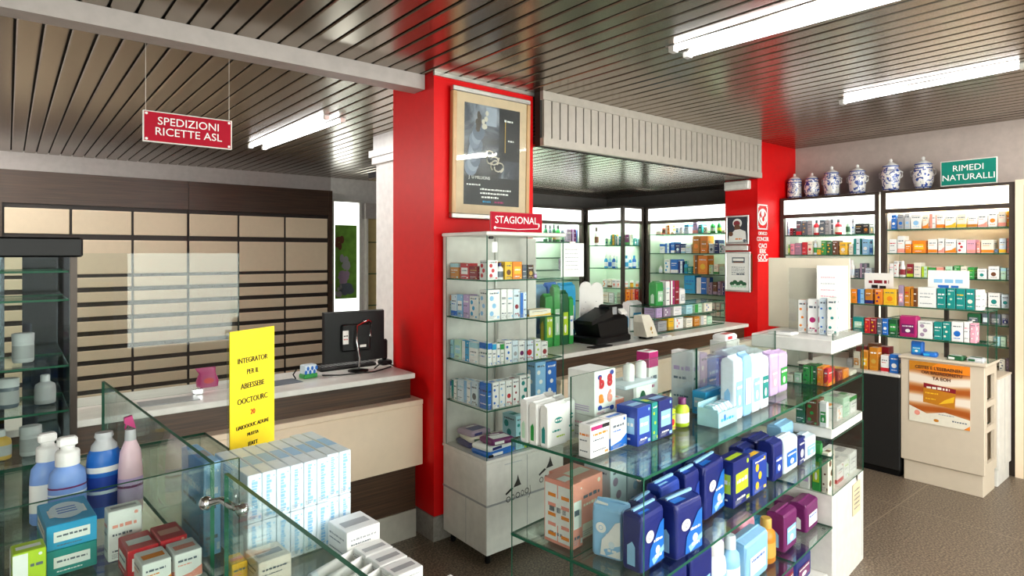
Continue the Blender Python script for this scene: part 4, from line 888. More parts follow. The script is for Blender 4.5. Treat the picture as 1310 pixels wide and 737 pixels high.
row(fx, 0, 1.0, '', '', UL, [(1005,1014,479,'c','ivory','grey','text'),(1016,1025,477,'c','mint','white','dot'),(1027,1036,468,'c','green','dark_green','dots'),(1037,1044,468,'c','dark_green','green','half'),(1045,1053,470,'c','orange','yellow','dots'),(1054,1061,472,'c','red','orange','wave')], d=.1, labels=['ivory carton farthest back in the tray unit','mint carton next to the ivory one in the tray unit','green carton with dark spots in the tray unit','dark green carton next to the green one','orange and yellow carton next to the dark green one','red carton next to the orange and yellow one'])
row(fx, 0, .80, '', '', UL, [(1018,1030,508,'c','dark_green','green','text'),(1031,1046,511,'c','brown','green','dots'),(1048,1058,514,'p','white','green')], d=.1, labels=['dark green carton on the lower white tray','brown and green carton on the lower white tray','white pack with green label on the lower white tray'])
row(U, .03, .80, '', '', UL, [(1071,1078,520,'c','white','orange','dots'),(1079,1087,508,'c','mint','white','text'),(1088,1104,504,'c','white','green','top')], d=.12, labels=['small white carton with orange spots on the lower white tray','mint carton on the lower white tray','white carton with green top on the lower white tray'])
row(U, .03, .48, '', '', UL, [(1071,1079,594,'c','white','red','band'),(1080,1086,588,'c','white','lime','text'),(1087,1100,577,'c','white','grey','text'),(1101,1106,576,'c','pink','magenta','text')], d=.14, labels=['small white and red carton on the white base ledge','small white carton on the base ledge beside the red-edged one','large white carton on the white base ledge','slim pink carton on the white base ledge'])
row(fx, 0, .48, '', '', UL, [(1022,1036,575,'p','white','lilac'),(1038,1050,565,'p','green','lime'),(1051,1060,580,'c','ivory','brown','dots')], d=.1, labels=['white soft pack on the white base ledge','green soft pack on the white base ledge','ivory carton with brown spots on the base ledge'])

# ================================================================== NEAR GLASS COUNTER
LA = 4.0; L = Frame((.317, 1.326), LA); la_ = L.a
lc = tag(empty('glass_counter', (.317, 1.326, 0), la_), 'glass counter with crossed upright panes and steel clamps nearest the viewer', 'display stand')
MB().bbox(-.30,-1.0,0,.30,1.06,.50,WHITE_LAM,.004).build('base_cabinet', lc)
MB().box(-.312,-1.02,.991,.312,1.085,1.0,GLASS_SHELF,GLASS_EDGE).build('glass_shelf', lc)
for y in (-1.0, -.02, 1.06): MB().box(-.29,y,.5005,.29,y+.008,.9905,GLASS_THIN,GLASS_EDGE).build('support_pane', lc)
MB().box(-.004,.006,1.0005,.004,1.085,1.23,GLASS,GLASS_EDGE).build('upright_pane', lc)
MB().box(-.004,-1.0,1.0005,.004,-.075,1.23,GLASS,GLASS_EDGE).build('upright_pane', lc)
MB().box(-.60,-.004,1.0005,.05,.004,1.23,GLASS,GLASS_EDGE).build('cross_pane', lc)
for s, (x, y) in ((1,(.0,-.06)),):
    k = MB(); k.tube([(-.02,-.03,1.165),(0,-.05,1.172),(.004,-.085,1.17),(.018,-.1,1.163)],.007,CHROME,10)
    for p in ((-.022,-.026,1.165),(.02,-.102,1.163)): k.lathe([(.001,p[2]-.013),(.009,p[2]-.01),(.0135,p[2]),(.009,p[2]+.01),(.001,p[2]+.013)],CHROME,p[0],p[1],n=14)
    k.build('pane_clamp', lc)
def lp(x, y, z=1.0): return L.w(x, y, z)
tag(bottle(lp(-.212,.455), la_, .075, .215, 'periwinkle', 'periwinkle', 'white', 'pump_bottle', 'pump', sy=.7), 'periwinkle lotion pump bottle foremost on the near glass counter', 'bottle', 'lotion bottles')
tag(bottle(lp(-.24,.53), la_, .07, .215, 'periwinkle', 'white', 'white', 'pump_bottle', 'pump', sy=.6), 'periwinkle pump bottle with purple and white label, half hidden behind the foremost one', 'bottle', 'lotion bottles')
tag(bottle(lp(-.135,.475), la_, .075, .205, 'blue', 'royal', 'silver', 'pump_bottle', 'dome', sy=.8), 'bright blue round bottle with clear top beside the pump bottles', 'bottle', 'lotion bottles')
tag(bottle(lp(-.076,.445), la_, .055, .245, 'blush', 'lilac', 'magenta', 'spray_bottle', 'spray', sy=.75), 'slim pink spray bottle with magenta nozzle', 'bottle', 'lotion bottles')
tag(carton(lp(-.05,.47), la_, .03, .07, .13, 'mint', 'white', 'text'), 'pale mint carton behind the pink spray bottle', 'carton')
def big_carton(x, y, z, w, d, h, base, acc, lab, a=0, st='patch', grp=None, plate=None):
    o = carton(lp(x,y,z), la_+R(a), w, d, h, base, acc, st); tag(o, lab, 'carton', grp)
    if plate:
        q = MB(); q.add([(w*.5+w*.36*math.cos(2*PI*k/20), d*.5+d*.34*math.sin(2*PI*k/20), h+.0014) for k in range(20)], [tuple(range(20))], pal(plate)); 
        for k in range(3): q.quad((w*.3,d*(.38+.1*k),h+.002),(w*.7,d*(.38+.1*k),h+.002),(w*.7,d*(.42+.1*k),h+.002),(w*.3,d*(.42+.1*k),h+.002),pal('blue'))
        q.build('printed_label', o)
    return o
def stripe(lab, name, z0, z1, r, cx, cy, sy, col):
    m = MB(); m.lathe([(r,z0),(r,z1)], pal(col), cx, cy, n=20, sy=sy, cap=False); m.build(name, LABELS[lab])
stripe('periwinkle lotion pump bottle foremost on the near glass counter', 'printed_line', .098, .102, .0383, .0375, .02625, .7, 'purple')
stripe('periwinkle lotion pump bottle foremost on the near glass counter', 'printed_line', .082, .086, .0383, .0375, .02625, .7, 'ice')
stripe('bright blue round bottle with clear top beside the pump bottles', 'white_band', .112, .126, .0381, .0375, .03, .8, 'white')
stripe('bright blue round bottle with clear top beside the pump bottles', 'printed_line', .06, .068, .0383, .0375, .03, .8, 'ice')
stripe('slim pink spray bottle with magenta nozzle', 'printed_line', .07, .076, .0281, .0275, .0206, .75, 'purple')
big_carton(-.243,.225,1.0,.085,.15,.052,'teal','white','lower teal carton of the stack of two below the pump bottles','0' and 0)
big_carton(-.243,.225,1.0525,.085,.15,.05,'cyan','white','upper cyan carton with white oval on top, below the pump bottles',0,plate='ice')
big_carton(-.140,.215,1.0,.062,.04,.105,'white','coral','upright white and coral carton between teal and red cartons',0,'text')
big_carton(-.128,.10,1.0,.055,.085,.06,'red','white','red carton beside the upright white and coral carton',0,'patch')
big_carton(-.07,.10,1.0,.05,.085,.062,'red','coral','second red carton next to the cross pane',0,'patch')
big_carton(-.118,.03,1.0,.05,.066,.055,'white','orange','white and orange carton in front of the red carton',0,'wave')
big_carton(-.062,.03,1.0,.05,.066,.055,'white','coral','white and coral flat carton in front of the second red carton',0,'wave')
big_carton(-.30,.16,1.0,.05,.05,.09,'lime','white','lime and white carton at the picture edge on the near counter',0,'half')
SG = 'icy white boxes stacked in two layers'
for lay in range(2):
    for k in range(8):
        x = .056+.0298*k; y = -.03 + (.012 if k > 5 else 0)
        big_carton(x, y, 1.0+.0992*lay, .0286, .20, .098, 'ice', 'sky', f'{ORD[k]} icy white box from the clamped pane, {"upper" if lay else "lower"} layer of the stack', 0, 'vert', SG)
big_carton(.012,.10,1.0,.035,.16,.2,'sky','ice','tall light blue carton close behind the clamped pane',0,'text')
big_carton(.01,-.075,1.0,.03,.045,.05,'yellow','coral','small yellow and coral carton behind the steel clamp',0,'wave')
big_carton(.045,-.115,1.0,.065,.07,.055,'ivory','slate','ivory carton with dark print in front of the stacked icy boxes',0,'text')
big_carton(.225,-.125,1.0,.08,.085,.06,'white','grey','plain white carton at the shelf corner before the stacked boxes',0,'text')
for k in range(7):
    x = .125+.0*k; y = -.15-.035*k
    t_ = tag(bottle(lp(.13+.012*(k % 3), y-.02, 1.0), la_+R(14), .026, .11, 'white', 'silver', 'ice', 'tube', 'tube'), f'white tube lying flat, {ORD[k]} from the ivory carton along the counter', 'tube', 'white tubes lying in a row'); 
    t_.rotation_euler = (0, R(90), la_+R(14)); t_.location = lp(.13+.012*(k % 3), y-.02, 1.0285)
for k in range(3): big_carton(.235, -.185-.055*k, 1.0, .065, .05, .03, 'white', 'silver', f'low white carton, {ORD[k]} behind the price card along the shelf edge', 0, 'text', 'low white cartons')
pc = tag(empty('price_card', lp(.33,-.26,.99), la_), 'white folded card at the shelf end near the steel kick plate', 'card'); q = MB(); q.loft_pts([[(0,0,0),(.07,0,0),(.07,.05,0),(0,.05,0)],[(0,.02,.05),(.07,.02,.05),(.07,.03,.05),(0,.03,.05)]],PAPER); q.build('card', pc); pc.location = lp(.225,-.42,1.0006)

# ================================================================== DARK GLASS TOWER
tw = tag(empty('glass_tower', (-.62, 2.52, 0)), 'tall glass display tower with thick black cap at the picture edge', 'display cabinet')
W, D = .80, .36
MB().bbox(-.02,-.02,1.637,W+.015,D,1.702,BLACK_PL,.006).build('cap', tw)
MB().bbox(0,0,0,W,D,.45,BLACK_PL,.006).build('base', tw)
for x in (0, W-.02): MB().box(x,0,.45,x+.02,.02,1.637,CAB_FRAME).build('corner_post', tw)
MIRR = plain('dark_mirror', '#6a737d', .06, 1.0, var=.01, scale=2)
MB().box(W-.14,D-.02,.45,W-.0,D-.008,1.637,MIRR).build('mirror_back', tw)
MB().box(.0,D-.02,.45,W-.19,D-.008,1.637,MIRR).build('mirror_back', tw)
MB().box(.021,.004,.45,W-.021,.01,1.637,GLASS,GLASS_EDGE).build('front_pane', tw)
for z in (.72,.95,1.12,1.27,1.49,1.585): MB().box(.022,.012,z,W-.022,D-.022,z+.007,GLASS,GLASS_EDGE).build('glass_shelf', tw)
for k, (x, z, kind, c) in enumerate(((.66,1.277,'jar','silver'),(.72,1.127,'plain','grey'),(.62,1.127,'jar','slate'),(.68,.957,'jar','silver'),(.6,.957,'plain','gold'))):
    tag(bottle((-.62+x-.03, 2.66, z), 0, .06, .1, c, 'grey', 'silver', 'bottle' if kind == 'plain' else 'jar', kind), f'dim {cname(c)} {"bottle" if kind == "plain" else "jar"} on the {["third","fourth","fourth","fifth","fifth"][k]} shelf inside the black-capped tower', 'jar' if kind == 'jar' else 'bottle')

# ================================================================== ON THE PRESCRIPTION DESK
mo = tag(empty('computer_monitor', (1.60, 3.42, .95), R(-3)), 'black computer monitor seen from behind on the prescription desk', 'monitor')
b = MB(); b.loft_pts([[(-.185,.0,.055),(.185,.0,.055),(.185,.0,.35),(-.185,.0,.35)],[(-.19,.03,.05),(.19,.03,.05),(.19,.03,.355),(-.19,.03,.355)]],BLACK_PL)
b.bbox(-.09,-.02,.12,.09,.001,.28,BLACK_PL,.008); b.build('housing', mo)
MB().box(-.18,.0301,.06,.18,.0315,.345,plain('dark_screen','#0c0d12',.15)).build('screen', mo)
MB().tube([(.01,-.03,.012),(.01,-.04,.08),(-.01,-.045,.18),(.0,-.03,.27),(.07,-.03,.3),(.09,-.025,.29),(.085,-.025,.2)],.006,CHROME,10).build('stand', mo)
MB().lathe([(.06,0),(.06,.006),(.02,.014)],BLACK_PL,0.01,-.02,n=20).build('foot', mo)
q = MB(); q.bbox(-.085,-.023,.165,-.05,-.0205,.245,PAPER,.001); bars(q,-.08,-.055,.21,.008,INK,-.0236); bars(q,-.08,-.055,.19,.008,pal('red'),-.0236); q.build('sticker', mo); q = MB(); q.bbox(.02,-.023,.14,.06,-.0205,.155,PAPER,.001); q.build('sticker', mo)
kb = tag(empty('keyboard', (1.42, 3.50, .95)), 'dark keyboard lying behind the monitor foot', 'keyboard'); m = MB(); m.bbox(0,0,0,.36,.12,.018,BLACK_PL,.004)
for i in range(14):
    for j in range(4): m.bbox(.01+.0245*i,.01+.026*j,.018,.031+.0245*i,.032+.026*j,.024,plain('key_grey','#26262b',.4),.002)
m.build('keys', kb)
cb_ = tag(empty('monitor_cable', (1.6,3.4,.95)), 'thin black cables trailing around the monitor foot', 'cable'); MB().tube([(-.22,-.02,.006),(-.14,-.08,.006),(0,-.10,.006),(.06,-.11,.006),(.14,-.07,.006),(.21,-.03,.006)],.004,BLACK_PL,6).build('cord', cb_); MB().tube([(.10,-.03,.008),(.14,-.02,.03),(.19,-.02,.03),(.24,.0,.006)],.004,BLACK_PL,6).build('cord', cb_)
nb_ = tag(empty('note_holder', (1.27,3.36,.95), R(10)), 'small green and blue patterned note holder on the desk', 'note holder'); m = MB(); m.bbox(0,0,0,.085,.06,.025,pal('green'),.004); m.bbox(.004,.004,.025,.081,.056,.075,pal('ice'),.004); m.build('box', nb_)
q = MB()
for k in range(6): q.disc(.012+.013*k,.035+.02*(k%2),.008,.012,pal('blue'),.0028)
q.build('pattern', nb_); MB().tube([(-.04,.02,.006),(-.05,.03,.03),(-.02,.05,.05)],.004,BLACK_PL,6).build('clip', nb_)
pp_ = tag(empty('paper_sheet', (1.05,3.28,.95), R(5)), 'dark printed leaflet lying flat between yellow notice and note holder', 'leaflet'); MB().bbox(0,0,0,.19,.13,.003,pal('slate'),.001).build('sheet', pp_)
p2 = tag(empty('paper_sheet', (.46,3.22,.95), R(-3)), 'grey leaflet lying flat on the desk behind the near counter', 'leaflet'); MB().bbox(0,0,0,.25,.11,.004,pal('grey'),.001).build('sheet', p2)
rb = tag(empty('candy_bag', (.76,3.48,.95)), 'crumpled magenta and red bag on the desk behind the glass screen', 'bag'); m = MB(); m.loft_pts([rrect(.05,.03,.1,.06,.02,0),rrect(.05,.03,.105,.065,.02,.03),rrect(.05,.03,.08,.03,.012,.07),rrect(.04,.03,.1,.012,.005,.1)],pal('magenta'),True); m.build('wrapper', rb); q = MB(); q.disc(.05,.035,.025,.015,pal('red'),-.004); q.build('printed_label', rb)
wp = tag(empty('window_poster', (3.47,8.05,1.02)), 'green leafy poster with grey figures hanging in the bright window', 'poster'); q = MB(); q.box(0,0,0,.32,.004,1.02,plain('poster_green','#6fa63a',.6,var=.3,scale=9))
for cx, cz, rx, rz_, c in ((.07,.78,.07,.1,'brown'),(.13,.5,.1,.12,'grey'),(.12,.3,.12,.1,'mauve'),(.17,.15,.13,.1,'slate'),(.06,.12,.05,.08,'grey')):
    for k in range(6): q.disc(cx+rng.uniform(-.05,.05), cz+rng.uniform(-.06,.06), rx*rng.uniform(.3,.6), rz_*rng.uniform(.3,.6), pal(c), -.001-.0002*k)
q.build('sheet', wp)
vs_ = tag(empty('phone_handset', (1.80,3.46,.95)), 'black telephone handset upright behind the monitor', 'phone'); m = MB(); m.bbox(0,0,0,.07,.07,.03,BLACK_PL,.006); m.bbox(.015,.03,.03,.055,.055,.16,BLACK_PL,.01); m.build('body', vs_)

# ================================================================== ON THE CHECKOUT COUNTER
CA = R(3.5); K = Frame((2.69, 2.80), 3.5, (0, 2.58), {1.009:.098, 1.124:.078})
def kp(x, y, z=1.0): return K.w(x, y, z)
x = K.at(771, .12)
rg = tag(empty('cash_register', kp(x, .12, 1.0005), CA), 'black cash register on the checkout counter', 'cash register')
w = .36
b = MB(); b.bbox(-.06,0,0,w-.02,.26,.05,BLACK_PL,.01); b.loft_pts([[(0,.02,.05),(w-.03,.02,.05),(w-.03,.25,.05),(0,.25,.05)],[(-.03,.02,.15),(w-.04,.02,.17),(w-.04,.25,.17),(-.03,.25,.15)],[(.1,.05,.2),(w-.06,.05,.2),(w-.06,.24,.2),(.1,.24,.2)]],BLACK_PL); b.build('body', rg)
b = MB(); b.loft_pts([[(-.08,.03,.14),(.16,.03,.19),(.16,.2,.19),(-.08,.2,.14)],[(-.07,.04,.165),(.15,.04,.245),(.15,.19,.245),(-.07,.19,.165)]],BLACK_PL); b.build('keyboard_deck', rg)
b = MB(); b.bbox(.14,.04,.19,.30,.16,.27,BLACK_PL,.012); b.build('printer_head', rg); MB().bbox(.16,.034,.2,.21,.041,.255,pal('grey'),.002).build('display', rg); MB().loft_pts([[(.22,.03,.21),(.29,.03,.21),(.29,.034,.24),(.22,.034,.24)],[(.22,.0,.2),(.29,.0,.2),(.29,.003,.215),(.22,.003,.215)]],PAPER).build('receipt', rg)
sg = tag(empty('white_signboard', kp(K.at(757,.46), .46), CA+R(-8)), 'white two-lobed free-standing board on the counter by the cash register', 'board')
def lobed(x0, wd, h, y0):
    m = MB(); n = 14; pts = [(x0,0),(x0+wd,0)] + [(x0+wd/2+wd/2*math.cos(PI*k/n), h-wd/2+wd/2*math.sin(PI*k/n)) for k in range(n+1)]
    pts2 = [(a, y0, z) for a, z in pts]; m.loft_pts([pts2, [(a, y0+.012, z) for a, _, z in pts2]], PAPER)
    for k in range(5): m.disc(x0+wd*(.3+.15*(k % 3)), .07+.05*k, .004, .004, pal('grey'), y0-.0006)
    m.build('panel', sg)
lobed(-.12,.125,.43,0); lobed(.0,.135,.42,.014)
rd = tag(empty('card_reader', kp(K.at(828,.04), .04), CA), 'white card reader on a dark foot beside the cash register', 'card reader'); b = MB(); b.loft_pts([[(0,0,.02),(.14,0,.02),(.14,.12,.02),(0,.12,.02)],[(-.01,.03,.13),(.12,.03,.13),(.12,.12,.13),(-.01,.12,.13)],[(.0,.05,.18),(.1,.05,.18),(.1,.12,.18),(.0,.12,.18)]],pal('ivory')); b.build('body', rd); MB().bbox(.03,.03,0,.12,.1,.02,BLACK_PL,.003).build('foot', rd); q = MB(); q.disc(.07,.08,.012,.016,pal('gold'),.012); q.disc(.075,.05,.008,.008,pal('gold'),.006); q.build('logo_print', rd)
tag(flat_pack(kp(K.at(815,.06), .06), CA, .13, .08, .012, 'white', 'silver', 'white slip stack lying before the card reader'), 'white slip stack lying before the card reader', 'pack') if False else flat_pack(kp(K.at(848,.03), .03), CA, .13, .08, .012, 'white', 'silver', 'white slip pad lying before the card reader')
tr2 = tag(empty('coin_mat', kp(K.at(778,.0)-.1, -.0+.035), CA), 'dark coin mat lying on the counter before the cash register', 'mat'); MB().bbox(0,0,0,.2,.075,.008,BLACK_FLAT,.003).build('mat', tr2)
# glass case on the counter end
x0 = K.at(837,.18); x1 = K.at(924,.2)
gc = tag(empty('counter_glass_case', kp(x0,.18,1.0003), CA), 'small two-level glass case on the checkout counter end', 'display case'); Wg = x1-x0
for z in (.0,.115,.21): MB().box(0,0,z+.001,Wg,.24,z+.008,GLASS_THIN,GLASS_EDGE).build('glass_shelf', gc)
for a in (0,Wg-.005): MB().box(a,0,.009,a+.005,.24,.114,GLASS_THIN,GLASS_EDGE).build('glass_side', gc); MB().box(a,0,.124,a+.005,.24,.209,GLASS_THIN,GLASS_EDGE).build('glass_side', gc)
CG = 'goods on the checkout counter'
row(K, .22, 1.009, 'inside the counter glass case', 'the card reader', CG, [(842,853,411,'c','grey','slate','text'),(855,862,403,'c','yellow','gold','band'),(863,874,405,'c','white','coral','dots'),(878,886,407,'c','ivory','grey','text'),(888,895,405,'c','amber','ivory','text'),(897,904,404,'c','ivory','silver','half'),(905,911,405,'c','mint','ivory','text')], d=.12)
row(K, .22, 1.124, 'on the counter case middle pane', 'the card reader', CG, [(840,847,386,'c','lilac','mauve','text'),(849,858,383,'c','mauve','white','dots'),(862,872,384,'c','white','lilac','text'),(878,886,384,'c','aqua','white','text'),(889,898,386,'c','mint','green','half'),(901,911,384,'c','ivory','blue','dots')], d=.12)
row(K, .22, 1.2185, 'on the counter case top pane', 'the card reader', CG, [(840,849,360,'p','green','mint'),(852,857,360,'c','white','aqua','text'),(858,863,359,'c','magenta','white','half'),(864,869,359,'c','crimson','magenta','text'),(870,877,369,'p','white','silver')], d=.1)
row(K, .10, 1.0, 'standing before the cash register end', 'the white signboard', CG, [(884,890,404,'c','white','grey','text')], d=.03) if False else None
row(K, .45, 1.0, 'at the counter rear', 'the cash register', CG, [(808,822,385,'p','white','cyan')], d=.1)
bk = Frame(K.w(0,.46), 3.5)
for k, (u0,u1,vt,c,lab) in enumerate(((874,889,351,'blue','upright bright blue folder box above the counter glass case'),(890,905,356,'cyan','tilted blue folder box beside the upright one'))): pass
# green bagged packs standing on the counter behind the STAGIONAL cabinet
row(K, .30, 1.0, '', '', 'green bagged packs on the counter', [(698,708,376,'p','green','lime'),(709,717,364,'p','green','mint'),(718,728,372,'p','dark_green','lime'),(728.5,734,380,'p','green','white')], d=.12, labels=['green bagged pack nearest the STAGIONAL cabinet corner','tallest green bagged pack on the checkout counter','dark green bagged pack on the checkout counter','green bagged pack nearest the white signboard'])
row(K, .44, 1.0, '', '', 'blue bagged packs on the counter', [(684,700,365,'p','sky','blue'),(701,716,362,'p','blue','white'),(718,737,362,'p','cyan','white')], d=.08, labels=['light blue bagged pack behind the green packs','blue bagged pack behind the tallest green pack','cyan bagged pack behind the green packs toward the signboard'])

# ================================================================== GOODS IN THE DISPENSING ROOM CABINETS
B1 = Frame((3.75,5.0), 0, (.045,1.395), {1.46:.125,1.6:.16,1.34:.1}); B2 = Frame((5.22,4.99), -90, (.02,.43), {1.09:.155,1.26:.2,1.48:.24}); B3 = Frame((5.215,4.435), 0, (.05,.34), {1.09:.155,1.26:.2,1.48:.24}); B4 = Frame((5.59,4.42), -90, (.045,1.075), {1.0:.2,1.22:.19,1.43:.2,1.65:.19,1.86:.14})
q1 = 'in the cabinet behind the signboard'; g1 = 'goods in the back wall cabinet'
row(B1,.06,1.78,'on its top shelf','STAGIONAL sign, back wall cabinet',g1,[(697,702,287,'b','dark_green','mint','black'),(703,707,288,'b','slate','green','black'),(708,712,287,'b','dark_green','gold','black'),(713,718,288,'b','green','ivory','black'),(719,723,290,'b','slate','mint','white'),(725,731,293,'c','mauve','white','text'),(732,737,293,'c','purple','lilac','half'),(738,743,293,'c','periwinkle','orange','dots'),(744,747.3,295,'c','sky','white','text')],d=.1)
row(B1,.06,1.60,'on its second shelf','STAGIONAL sign, back wall cabinet',g1,[(722,727,316,'b','cyan','white','white'),(728,733,317,'b','ice','teal','white'),(734,738,319,'c','ivory','orange','dot'),(739,745,317,'b','ice','blue','white')],d=.1)
row(B1,.06,1.46,'on its third shelf','STAGIONAL sign, back wall cabinet',g1,[(722,728,330,'c','mauve','purple','text'),(729,734,332,'c','purple','gold','text'),(735,741,336,'c','green','mint','band'),(742,747,338,'c','ivory','green','dot')],d=.1)
row(B2,.045,1.74,'on top shelf, corner cabinet side','the dark post',g1,[(759,764,291,'b','white','brown','dark_brown'),(774,778,305,'c','mint','teal','dot'),(781,786,300,'c','yellow','teal','half'),(787,792,302,'c','teal','white','half')],d=.075)
row(B2,.045,1.48,'on second shelf, corner cabinet side','the dark post',g1,[(772,776,327,'b','cyan','white','white'),(777,781,327,'b','aqua','blue','white'),(782,786,327,'b','blue','ice','white'),(788,792,328,'b','cyan','ice','blue')],d=.075)
row(B2,.045,1.26,'on third shelf, corner cabinet side','the dark post',g1,[(771,776,358,'c','white','orange','dots'),(777,782,357,'c','ivory','brown','band'),(783,788,358,'c','white','coral','dot'),(789,793,358,'c','white','orange','wave')],d=.075)
row(B2,.045,1.09,'on fourth shelf, corner cabinet side','the dark post',g1,[(771,778,374,'c','ivory','gold','text'),(779,785,375,'c','white','grey','text'),(786,792,374,'c','mint','ivory','text')],d=.075)
row(B3,.045,1.74,'on top shelf, corner cabinet front','the dark post',g1,[(801,805,300,'c','purple','green','band'),(806,810,300,'c','mint','ivory','half'),(811,815,305,'c','teal','white','dot'),(816,820,305,'c','aqua','teal','text')],d=.075)
row(B3,.045,1.48,'on second shelf, corner cabinet','the dark post',g1,[(801,805,327,'b','ice','cyan','cyan'),(806,809,329,'b','cyan','white','white'),(811,815,327,'b','blue','ice','cyan'),(817,821,327,'b','ice','sky','white')],d=.075)
row(B3,.045,1.26,'on third shelf, corner cabinet front','the dark post',g1,[(801,806,360,'j','orange','white','white'),(808,813,359,'j','amber','yellow','white'),(815,819,360,'j','ivory','orange','white')],d=.075)
row(B3,.045,1.09,'on fourth shelf, corner cabinet front','the dark post',g1,[(801,806,369,'c','orange','red','dots'),(807,812,368,'c','coral','orange','half'),(813,817,370,'c','red','orange','dots')],d=.075)
w4 = 'shelf, behind the checkout'
row(B4,.05,1.86,'on top '+w4,'the corner post',g1,[(839,845,296,'c','ivory','coral','band'),(846,850,287,'b','coral','brown','slate'),(851,857,288,'c','orange','ivory','half'),(858,862,296,'c','ivory','orange','band'),(864,868,291,'c','ice','cyan','dot'),(869,873,290,'c','white','blue','text'),(875,881,287,'c','ice','cyan','top'),(886,892,283,'c','lilac','coral','band'),(893,898,287,'c','teal','mint','dot'),(900,905,290,'c','ivory','green','dots'),(907,914,278,'s','green','mint','green'),(916,922,278,'s','green','lime','dark_green'),(923,927,294,'c','ivory','brown','dot')],d=.1)
row(B4,.05,1.65,'on second '+w4,'the corner post',g1,[(844,850,312,'c','white','blue','top'),(851,856,311,'c','ice','blue','half'),(858,863,310,'c','blue','white','band'),(864,870,312,'c','navy','ice','dot'),(871,876,317,'c','white','cyan','band'),(877,884,313,'c','ice','lime','text'),(886,895,302,'c','amber','orange','dot'),(896,905,302,'c','orange','amber','patch'),(907,913,312,'c','ice','slate','dot'),(914,919,307,'c','navy','white','text'),(920,927,313,'c','ice','teal','dots')],d=.12)
row(B4,.05,1.43,'on third '+w4,'the corner post',g1,[(842,847,340,'b','white','ice','white'),(850,857,332,'c','white','cyan','dots'),(858,867,332,'c','blue','white','band'),(868,873,334,'c','ice','navy','half'),(874,879,334,'b','cyan','teal','teal'),(880,885,341,'c','teal','mint','text'),(887,892,326,'c','brown','amber','half'),(893,905,327,'c','orange','yellow','dot'),(907,912,339,'c','mint','lime','dots'),(913,919,338,'c','ivory','green','band'),(920,927,341,'c','mint','grey','text')],d=.12)
row(B4,.05,1.22,'on fourth '+w4,'the corner post',g1,[(842,850,362,'c','ivory','grey','text'),(852,860,364,'c','ice','teal','band'),(875,889,352,'c','cyan','blue','text'),(891,904,355,'c','blue','white','half'),(906,911,362,'c','mauve','brown','dots'),(912,917,361,'c','brown','mauve','band'),(918,922,360,'c','mauve','navy','dot'),(923,927,362,'c','navy','mauve','half')],d=.12)
row(B4,.05,1.0,'on fifth '+w4,'the corner post',g1,[(909,915,388,'c','ivory','mint','text'),(916,921,388,'c','ivory','orange','dot'),(922,927,389,'c','mint','ivory','text')],d=.1)

# ================================================================== GOODS IN THE TWO WALL CABINETS
C1 = Frame((5.75,2.93), -90, (.045,.825), {1.82:.14,1.636:.165,1.43:.19}); C2 = Frame((5.75,2.045), -90, (.045,.855), {1.85:.14,1.65:.18,1.45:.18,1.235:.19,1.105:.115,.945:.145,.76:.17})
gc_ = 'goods in the cold-lit wall cabinet'; gw = 'goods in the warm-lit wall cabinet'
rc = 'the red column,'
row(C1,.05,1.82,"cold-lit cabinet's top shelf",rc,gc_,[(997,1003.5,281,'c','mauve','white','text'),(1005,1009,284,'b','ice','sky','white'),(1010.5,1014,292,'c','crimson','black','text'),(1014.5,1018,292,'c','black','crimson','text'),(1018.5,1025,279,'c','slate','red','band'),(1026,1032.5,277,'c','slate','gold','dots'),(1033,1039.5,277,'c','grey','slate','text'),(1040,1047,277,'b','red','white','black'),(1048,1055,276,'c','slate','ivory','dot'),(1055.5,1060.5,276,'c','grey','black','text'),(1061,1066,276,'c','slate','silver','half'),(1067,1076,277,'b','red','ivory','black'),(1081,1087,274,'b','mint','dark_green','white'),(1089,1093,279,'c','ice','blue','dot'),(1094,1103,286,'c','black','gold','text'),(1103.5,1112,286,'c','black','amber','dot')],d=.11)
row(C1,.05,1.636,"cold-lit cabinet's second shelf",rc,gc_,[(998,1004.5,312,'c','ivory','mauve','text'),(1005.5,1010,309,'b','green','lime','white'),(1011,1016,312,'c','pink','mauve','dot'),(1017,1025,311,'c','mauve','pink','text'),(1026,1032,310,'c','red','crimson','text'),(1033,1039,309,'c','ivory','red','dot'),(1040,1044.5,307,'b','ice','green','silver'),(1045,1050,317,'c','yellow','green','top'),(1050.5,1057,308,'c','green','yellow','dots'),(1057.5,1064.5,309,'c','dark_green','yellow','dots'),(1065,1072,308,'c','brown','white','dots'),(1074,1083,310,'c','yellow','ivory','dot'),(1086,1091,312,'c','ivory','mauve','text'),(1092,1100,305,'c','ice','teal','half'),(1103,1111,306,'c','sky','white','dot'),(1112,1116,308,'b','sky','blue','navy')],d=.11)
row(C1,.05,1.43,"cold-lit cabinet's third shelf",rc,gc_,[(1084,1093,333,'b','white','ice','white'),(1094,1099,344,'c','slate','navy','text'),(1100,1106,337,'c','slate','mauve','half'),(1107,1115,343,'c','ice','blue','band')],d=.11)
rs = 'the bright strip,'
row(C2,.05,1.85,"warm-lit cabinet's top shelf",rs,gw,[(1140,1146.5,275,'c','blue','white','dot'),(1148,1156,274,'c','grey','blue','dot'),(1157,1164,273,'c','silver','sky','dot'),(1165,1178.5,274,'c','white','sky','dot'),(1180,1188,274,'c','ivory','orange','wave'),(1189,1197,273,'c','white','coral','half'),(1198,1207,273,'c','white','orange','band'),(1209,1223,274,'c','white','yellow','wave'),(1224,1236,273,'c','ivory','yellow','band'),(1238,1250,275,'c','white','amber','band'),(1251,1263,273,'c','white','coral','wave'),(1264,1275.5,270,'c','white','orange','dot'),(1277,1287,270,'c','ivory','coral','band'),(1288,1295,270,'c','yellow','orange','patch')],d=.11)
